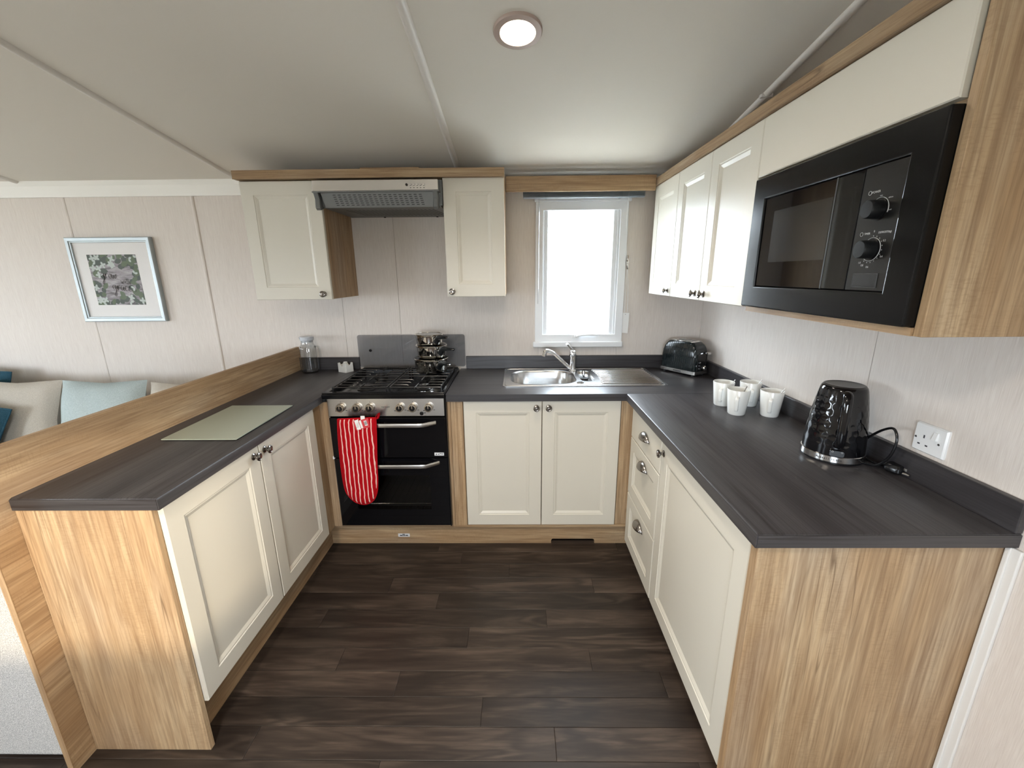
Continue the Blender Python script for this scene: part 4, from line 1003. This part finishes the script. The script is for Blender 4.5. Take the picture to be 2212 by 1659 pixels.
cdp = smooth_path([(1.105, -1.375, 0.960), (1.118, -1.405, 0.990), (1.122, -1.435, 1.022), (1.120, -1.455, 1.010), (1.112, -1.452, 0.955), (1.105, -1.428, 0.918), (1.098, -1.402, 0.905), (1.088, -1.392, 0.904)], 6)
cord = thing('power_cable', (1.11, -1.42, 0.9), 'black kettle cable looped up beside the socket with three pin plug', 'cable')
cdp = smooth_path([(1.098, -1.380, 0.9045), (1.108, -1.402, 0.9045), (1.113, -1.430, 0.915), (1.116, -1.458, 0.955), (1.118, -1.466, 1.005), (1.120, -1.448, 1.034), (1.122, -1.415, 1.020), (1.124, -1.375, 0.985), (1.126, -1.350, 0.955), (1.130, -1.345, 0.920), (1.134, -1.370, 0.9045), (1.140, -1.405, 0.9045), (1.138, -1.425, 0.912)], 7)
part('cable', B().tube(cdp, 0.0036, 10), M_bplast, cord, smooth=True)
pgd = Vector((1.146, -1.450, 0.918)); pgx = Vector((0.35, -0.94, 0)).normalized(); pgy = Vector((0.94, 0.35, 0))
def PG(u, v, z): return pgd + pgx*u + pgy*v + up*z
pn = part('plug', B().loops([[PG(x*0.8, y*0.8, -0.013) for x, y in rrect(0.048, 0.040, 0.012, 3)], [PG(x, y, -0.009) for x, y in rrect(0.048, 0.040, 0.012, 3)], [PG(x, y, 0.002) for x, y in rrect(0.048, 0.040, 0.012, 3)], [PG(x*0.75, y*0.75, 0.009) for x, y in rrect(0.048, 0.040, 0.012, 3)]]), M_bplast, cord, smooth=True)
M_brass = plain('plug_pin_metal', (0.45, 0.43, 0.40, 1), 0.3, 1.0)
for u, v, w_, h_ in ((0.026, 0.012, 0.006, 0.004), (0.026, -0.012, 0.006, 0.004)):
    b = B(); p = PG(u, v, -0.006); q = p + pgx*0.016
    b.loops([[p + pgy*x + up*z for x, z in rrect(w_, h_, 0.0008, 1)], [q + pgy*x + up*z for x, z in rrect(w_, h_, 0.0008, 1)]]); part('pin', b, M_brass, pn)
b = B(); p = PG(0.022, 0.0, 0.002); q = p + pgx*0.022 + up*-0.002
b.loops([[p + pgy*x + up*z for x, z in rrect(0.004, 0.008, 0.0008, 1)], [q + pgy*x + up*z for x, z in rrect(0.004, 0.008, 0.0008, 1)]]); part('pin', b, M_brass, pn)

# ================================================================== SOCKET
sk_ = thing('wall_socket', (XR-0.005, -1.507, 0.984), 'white single switched wall socket above the right worktop', 'socket')
PW_ = face_right(XR)
b = B(); rc2 = lambda i, d: [PW_(y, z, d) for y, z in rrect(0.089-2*i, 0.080-2*i, 0.003, 2, -1.507, 1.025)]
b.loops([rc2(0, 0.0), rc2(0, 0.005), rc2(0.003, 0.0095)]); part('plate', b, M_white, sk_, smooth=True, angle=30)
M_hole = plain('socket_hole', srgb(60, 60, 66), 0.7)
for y, z, w_, h_ in ((-1.493, 1.029, 0.004, 0.009), (-1.482, 1.006, 0.007, 0.004), (-1.504, 1.006, 0.007, 0.004)):
    p, q = PW_(y-w_/2, z-h_/2, 0.0092), PW_(y+w_/2, z+h_/2, 0.0098); part('pin_hole', B().box(*p, *q), M_hole, sk_)
for y, z in ((-1.470, 1.022), (-1.535, 1.022)):
    part('screw', B().lathe([(0.0032, 0), (0.0032, 0.0005), (0.0001, 0.0003)], PW_(y, z, 0.0092), (-1,0,0), 14), plain('screw_metal', (0.5, 0.5, 0.5, 1), 0.3, 1.0), sk_)
b = B(); b.loops([[PW_(y, z, 0.009) for y, z in rrect(0.012, 0.022, 0.001, 1, -1.524, 1.040)], [PW_(y, z, 0.012 + (0.004 if z < 1.04 else 0)) for y, z in rrect(0.011, 0.021, 0.001, 1, -1.524, 1.040)]]); part('rocker_switch', b, M_white, sk_)

# ================================================================== MICROWAVE
mw = thing('microwave', (0.98, -1.45, 1.362), 'black built in microwave with two dials on the right wall', 'microwave')
PM = face_right(0.797)
part('casing', B().box(0.83, -1.755, 1.3625, 1.15, -1.152, 1.745), M_bmatte, mw)
fr_ = B(); frame_rect(fr_, lambda u, v, d: PM(u, v, d), -1.757, -1.150, 1.362, 1.7455, 0.064, -0.028, 0.0)
part('surround', fr_, plain('microwave_black', (0.004, 0.0042, 0.0045, 1), 0.20, 0.0, Specular_IOR_Level=0.25), mw, bevel=0.004, seg=3)
dr = part('microwave_door', B().box(0.8015, -1.585, 1.427, 0.826, -1.2155, 1.6805), plain('microwave_glass_black', (0.004, 0.004, 0.005, 1), 0.04, 0.0, Specular_IOR_Level=0.35), mw, bevel=0.002)
part('door_window', B().box(0.8012, -1.500, 1.497, 0.8016, -1.265, 1.640), plain('door_mesh_window', (0.013, 0.014, 0.015, 1), 0.12), dr)
part('door_groove', B().box(0.8008, -1.507, 1.428, 0.8016, -1.503, 1.680), M_hooddark, dr)
cpn = part('control_panel', B().box(0.8015, -1.6915, 1.427, 0.826, -1.5865, 1.6805), plain('microwave_panel_black', (0.007, 0.007, 0.007, 1), 0.25), mw, bevel=0.0015)
for z, tilt in ((1.592, 12), (1.513, 2)):
    kn_ = part('dial', B().lathe([(0.0195, 0), (0.0190, 0.008), (0.0182, 0.024), (0.0165, 0.0265), (0.0001, 0.0268)], (0.8015, -1.640, z), (-1,0,0), 36, lambda k, h: 1 - 0.10*(1 if h > 0.01 else 0)*max(0, abs(math.sin(2*PI*k + math.radians(tilt))) - 0.75)*3), M_bmatte, cpn, smooth=True)
    part('dial_back_ring', B().lathe([(0.0215, 0), (0.0215, 0.002), (0.0001, 0.002)], (0.8015, -1.640, z), (-1,0,0), 32), M_bplast, cpn, smooth=True)  # black plastic disc behind each dial
def arc(z, a0, a1, r=0.0235):
    pts = [Vector((0.8012, -1.640 - r*math.sin(math.radians(a)), z + r*math.cos(math.radians(a)))) for a in [a0 + (a1-a0)*k/30 for k in range(31)]]
    return B().tube(pts, 0.0008, 6, (0.0011, 0.0005))
part('dial_scale', arc(1.592, -60, 110), M_grey, cpn); part('dial_scale', arc(1.513, -45, 215), M_grey, cpn)
b = B(); U, V, N = (0,-1,0), (0,0,1), (-1,0,0)
def tx(s, size, y, z): text_into(b, s, size, (0.8014, y, z), U, V, N)
tx('POWER', 0.0062, -1.625, 1.628); tx('TIMER', 0.0058, -1.622, 1.5455); tx('DEFROST(kg)', 0.0056, -1.667, 1.5455)
tx('max', 0.0040, -1.640, 1.6190); tx('defrost', 0.0038, -1.664, 1.6120); tx('med', 0.0036, -1.668, 1.588); tx('min', 0.0042, -1.617, 1.6055)
for s, a, r in (('0', 0, 0.036), ('0.2', 62, 0.0335), ('0.4', 118, 0.0335), ('0.6', 182, 0.036), ('0.8', 206, 0.036), ('1.0', 222, 0.036)):
    tx(s, 0.0056, -1.640 - r*math.sin(math.radians(a)), 1.513 + r*math.cos(math.radians(a)))
for k in range(12):
    a = math.radians(k*19); y, z = -1.640 - 0.027*math.sin(a), 1.513 + 0.027*math.cos(a); b.box(0.8010, y-0.0004, z-0.001, 0.8014, y+0.0004, z+0.001)
for y, z in ((-1.609, 1.628), (-1.607, 1.5455)): b.tube([(0.8012, y + 0.004*math.cos(k*PI/8), z + 0.004*math.sin(k*PI/8)) for k in range(17)], 0.0004, 5)
part('lettering', b, M_grey, cpn)
ob = B(); frame_rect(ob, face_right(0.8015), -1.671, -1.605, 1.434, 1.464, 0.0012, 0.0, 0.001)
part('door_button', B().box(0.8005, -1.669, 1.4355, 0.803, -1.607, 1.4625), plain('button_black', (0.009, 0.009, 0.009, 1), 0.3), cpn, bevel=0.001)
part('button_surround', ob, M_hooddark, cpn)

# ================================================================== PICTURE
pc = thing('framed_picture', (-2.344, -0.01, 1.209), 'square silver framed print of flowers around the words grow with grace', 'picture')
fx0, fx1, fz0, fz1 = -2.596, -2.092, 1.211, 1.701
b = B(); fw = 0.030
loop = lambda i, d: [(fx0+i, -d, fz0+i), (fx1-i, -d, fz0+i), (fx1-i, -d, fz1-i), (fx0+i, -d, fz1-i)]
b.loops([loop(0, 0.001), loop(0, 0.022), loop(0.004, 0.027), loop(0.020, 0.026), loop(0.022, 0.021), loop(fw-0.002, 0.020), loop(fw, 0.010)], False, False)
part('frame', b, M_alu, pc)
part('mount', B().box(fx0+0.026, -0.012, fz0+0.026, fx1-0.026, -0.002, fz1-0.026), M_mat, pc)
px0, px1, pz0, pz1 = -2.497, -2.204, 1.311, 1.604
part('print', B().box(px0, -0.0128, pz0, px1, -0.012, pz1), M_print, pc)
rnd = random.Random(3)
def leaf(b, x, z, ln, wd, a, y):
    n = 6; pts = []
    for k in range(n+1): t = k/n; pts.append((t*ln, wd*math.sin(PI*t)**0.8))
    for k in range(n-1, 0, -1): t = k/n; pts.append((t*ln, -wd*math.sin(PI*t)**0.8))
    c, s = math.cos(a), math.sin(a); P = []
    for u, v in pts:
        xx, zz = x + u*c - v*s, z + u*s + v*c; P.append((min(max(xx, px0), px1), y, min(max(zz, pz0), pz1)))
    b.add(P, [tuple(range(len(P)))])
b = B()
def border():
    t = rnd.random(); 
    if t < 0.40: return rnd.uniform(px0, px1), rnd.uniform(pz1-0.075, pz1)
    if t < 0.62: return rnd.uniform(px0, px0+0.06), rnd.uniform(pz0, pz1)
    if t < 0.82: return rnd.uniform(px1-0.055, px1), rnd.uniform(pz0, pz1)
    return rnd.uniform(px0, px1), rnd.uniform(pz0, pz0+0.05)
yl = -0.01285
for k in range(70):
    x, z = border(); b.cur = 1; yl -= 0.000002; leaf(b, x, z, rnd.uniform(0.03, 0.055), rnd.uniform(0.010, 0.018), rnd.uniform(0, 6.3), yl)
for k in range(45):
    x, z = border(); b.cur = 0; yl -= 0.000002; leaf(b, x, z, rnd.uniform(0.025, 0.05), rnd.uniform(0.009, 0.016), rnd.uniform(0, 6.3), yl)
for k in range(24):
    x, z = border(); b.cur = 2; yl -= 0.000002; a = rnd.uniform(0, 6)
    for q in range(rnd.choice((2, 4, 4))): leaf(b, x, z, 0.021, 0.0065, a + q*PI/2, yl)
part('foliage_print', b, [M_leafA, M_leafB, M_petal], pc)
def stroke(b, pts, r=0.0022): b.tube(smooth_path([(x, -0.01325, z) for x, z in pts], 4), r, 5, (r, 0.0001))
b = B()
def word(s, x, z, size, slope):
    """handwritten letters as joined pen strokes"""
    G_ = {'g': [[(0.55,0.7),(0.3,0.8),(0.05,0.5),(0.2,0.1),(0.45,0.25),(0.58,0.75),(0.52,-0.3),(0.35,-0.9),(0.15,-0.75),(0.45,-0.2),(0.8,0.1)]],
          'r': [[(0,0.2),(0.15,0.75),(0.15,0.0)],[(0.15,0.45),(0.35,0.75),(0.55,0.65)]], 'o': [[(0.3,0.75),(0.05,0.45),(0.2,0.0),(0.45,0.2),(0.45,0.6),(0.3,0.75),(0.6,0.65)]],
          'w': [[(0,0.7),(0.1,0.1),(0.25,0.05),(0.4,0.55),(0.5,0.05),(0.7,0.2),(0.75,0.7),(0.95,0.65)]], 'i': [[(0.05,0.3),(0.15,0.7),(0.15,0.1),(0.3,0.15)],[(0.16,0.95),(0.18,1.0)]],
          't': [[(0.2,1.2),(0.15,0.1),(0.35,0.15)],[(0.0,0.75),(0.4,0.8)]], 'h': [[(0.1,1.3),(0.1,0.0)],[(0.1,0.4),(0.3,0.7),(0.4,0.4),(0.42,0.05),(0.6,0.15)]],
          'a': [[(0.5,0.65),(0.25,0.75),(0.05,0.35),(0.25,0.05),(0.5,0.6),(0.5,0.05),(0.65,0.15)]], 'c': [[(0.5,0.65),(0.25,0.75),(0.05,0.35),(0.25,0.02),(0.55,0.2)]],
          'e': [[(0.05,0.35),(0.45,0.5),(0.3,0.78),(0.05,0.4),(0.25,0.02),(0.65,0.2)]]}
    W = {'g': 0.75, 'r': 0.6, 'o': 0.6, 'w': 0.95, 'i': 0.35, 't': 0.42, 'h': 0.62, 'a': 0.68, 'c': 0.6, 'e': 0.7}
    u = 0
    for ch in s:
        for st_ in G_[ch]: stroke(b, [(x + (u+p)*size, z + q*size*1.1 + (u+p)*size*slope) for p, q in st_], 0.0026 if size > 0.03 else 0.0019)
        u += W[ch]
word('grow', -2.440, 1.470, 0.034, -0.06); word('with', -2.326, 1.436, 0.025, -0.12); word('grace', -2.385, 1.400, 0.036, -0.10)
stroke(b, [(-2.272, 1.396), (-2.255, 1.400), (-2.245, 1.392), (-2.262, 1.386)])
part('lettering', b, M_ink, pc)
part('picture_glass', B().box(fx0+0.027, -0.0165, fz0+0.027, fx1-0.027, -0.015, fz1-0.027), M_glass, pc)

# ================================================================== SOFA AND CUSHIONS
sf = thing('corner_sofa', (-2.6, -0.6, 0), 'white woven fabric corner sofa behind the oak partition', 'sofa')
part('base', B().box(-4.40, -0.84, 0.05, -1.34, -0.02, 0.30), M_sofa, sf, bevel=0.02, seg=3)
part('seat', B().box(-4.40, -0.86, 0.30, -1.99, -0.22, 0.44), M_sofa, sf, bevel=0.04, seg=3)
part('backrest', B().box(-4.40, -0.24, 0.30, -1.34, -0.02, 0.72), M_sofa, sf, bevel=0.05, seg=3)
part('arm', B().box(-1.98, -1.618, 0.02, -1.337, -0.25, 0.70), M_sofa, sf, bevel=0.012, seg=3)
single('bounce_carpet', B().box(-6.35, -3.75, 0.0, -2.05, -0.90, 0.012), M_bounce_carpet, 'added pale beige floor cover bouncing light onto the lounge ceiling', 'bounce_carpet')  # unseen pale floor cover, added to bounce light onto the ceiling
def cushion(name, W, H, T, loc, ry, rx, rz, mat, label, group, piping=None):
    o = thing(name, loc, label, 'cushion', group)
    n = 18; b = B(); top = []; idx = {}
    def P(i, j, s):
        u, v = i/n*2-1, j/n*2-1
        pin = 1 - 0.10*(1-abs(v))*abs(u)**3; pv = 1 - 0.08*(1-abs(u))**1.0*abs(v)**3
        th = T/2*max(0, (1-abs(u)**2.6))**0.55*max(0, (1-abs(v)**2.6))**0.55
        wr_ = 0.003*math.sin(u*9 + v*5)*(1-abs(u))*(1 if s < 0 else 0.3)
        return (u*W/2*pin, s*th + wr_, H/2 + v*H/2*pv)
    for s in (-1, 1):
        base = len(b.v); vs = [P(i, j, s) for j in range(n+1) for i in range(n+1)]
        fs = [(j*(n+1)+i, j*(n+1)+i+1, (j+1)*(n+1)+i+1, (j+1)*(n+1)+i) for j in range(n) for i in range(n)]
        b.add(vs, fs)
    cv_ = part('cover', b, mat, o, world=False, smooth=True, angle=80)
    if piping:
        edge = [P(i, 0, 0) for i in range(n+1)] + [P(n, j, 0) for j in range(1, n+1)] + [P(i, n, 0) for i in range(n-1, -1, -1)] + [P(0, j, 0) for j in range(n-1, -1, -1)]
        part('piping', B().tube(edge, 0.005, 6), piping, o, world=False, smooth=True)
    o.rotation_euler = (rx, ry, rz); return o
cg = 'scatter cushions along the sofa back'
cushion('scatter_cushion', 0.53, 0.46, 0.17, (-2.87, -0.36, 0.455), 0, -0.28, 0, M_cush_c, 'large plain cream cushion left of the grey blue one', cg)
cushion('scatter_cushion', 0.50, 0.46, 0.17, (-2.345, -0.37, 0.455), 0, -0.28, 0, M_cush_b, 'grey blue cushion in the middle of the sofa', cg)
cushion('scatter_cushion', 0.36, 0.44, 0.15, (-1.905, -0.345, 0.455), 0, -0.25, 0, M_cush_c, 'cream cushion half hidden by the oak partition', cg)
cushion('scatter_cushion', 0.36, 0.37, 0.12, (-1.68, -0.52, 0.702-0.222), 0, -0.22, 0, M_cush_c, 'cream cushion with teal piping furthest right on the sofa', cg, M_teal)
cushion('scatter_cushion', 0.42, 0.40, 0.14, (-3.02, -0.56, 0.455), 0.25, -0.3, 0.1, M_teal, 'dark teal velvet cushion leaning in front of the cream one', cg, M_teal)
cushion('scatter_cushion', 0.44, 0.44, 0.14, (-3.29, -0.22, 0.52), 0.12, -0.2, 0, M_teal, 'dark teal cushion standing behind the cream one', cg, M_teal)

# ================================================================== DOWNLIGHT
def downlight(x, y, label, energy):
    z = zc(y); nrm = Vector((0, -KC if y > -1.9 else KC, -1)).normalized(); c = (x, y, z)
    o = thing('ceiling_downlight', c, label, 'light', 'recessed ceiling downlights')
    part('rim', B().lathe([(0.0735, -0.002), (0.0735, 0.004), (0.071, 0.008), (0.0535, 0.0095), (0.0520, 0.003), (0.0520, -0.002)], c, nrm, 56), M_rim, o, smooth=True)
    part('diffuser', B().lathe([(0.0522, 0.0025), (0.051, 0.0055), (0.0001, 0.0075)], c, nrm, 48), M_led, o, smooth=True)
    ld = bpy.data.lights.new('downlight_lamp', 'SPOT'); ld.energy = energy; ld.color = (1.0, 0.89, 0.76); ld.spot_size = math.radians(150); ld.spot_blend = 0.9; ld.shadow_soft_size = 0.10
    lo = bpy.data.objects.new('downlight_lamp', ld); COL.objects.link(lo); lo.location = Vector(c) + nrm*0.02; lo.rotation_euler = nrm.to_track_quat('-Z', 'Y').to_euler()
M_rim = plain('bronze_rim', srgb(176, 158, 148), 0.5, 0.1)
downlight(0.0575, -1.107, 'lit round recessed ceiling downlight with bronze rim above the kitchen floor', 18.0)
# added fill lamps, unseen behind the camera, on the other ceiling slope
downlight(-0.55, -2.70, 'added fill downlight on the far ceiling slope opposite the sink', 62.0)
downlight(-2.30, -2.70, 'added fill downlight on the far ceiling slope by the lounge', 10.0)

# ================================================================== OUTSIDE THE WINDOW
gd = struct('ground', B().box(-30, -40, -0.75, 30, 40, -0.65), M_out_ground, 'pale gravel ground outside')
nb = thing('neighbouring_cabin', (-1.6, 4.6, -0.65), 'white clad cabin seen through the kitchen window', 'building')
part('wall', B().box(-6.0, 4.3, -0.65, 0.76, 7.0, 1.9), M_out_white, nb)
part('roof', B().box(-6.2, 4.1, 1.9, 0.90, 7.2, 2.05), M_out_white, nb)
part('downpipe', B().cyl((0.62, 4.24, 0.9), (0.62, 4.24, 1.75), 0.035, 12), M_out_grey, nb, smooth=True)
part('corner_post', B().box(0.74, 4.26, -0.3, 0.78, 4.30, 1.1), M_out_grey, nb)
part('deck_rail', B().box(-2.0, 4.0, 0.88, 0.74, 4.05, 0.91), M_out_grey, nb)
part('deck_rail', B().box(-2.0, 4.0, 0.66, 0.74, 4.05, 0.69), M_out_grey, nb)
fc = thing('board_fence', (2.2, 4.05, -0.65), 'white horizontal board fence seen through the kitchen window', 'fence')
for k in range(8): part('fence_board', B().box(0.86, 4.02, 0.815 - k*0.125 - 0.0, 3.6, 4.045, 0.815 - k*0.125 + 0.108), M_out_white, fc)
for x in (0.98, 2.1, 3.3): part('fence_post', B().box(x-0.05, 3.95, -0.65, x+0.05, 4.02, 1.0), M_out_white, fc)
part('backing', B().box(0.9, 4.06, -0.6, 3.6, 4.07, 0.9), M_out_grey, fc)
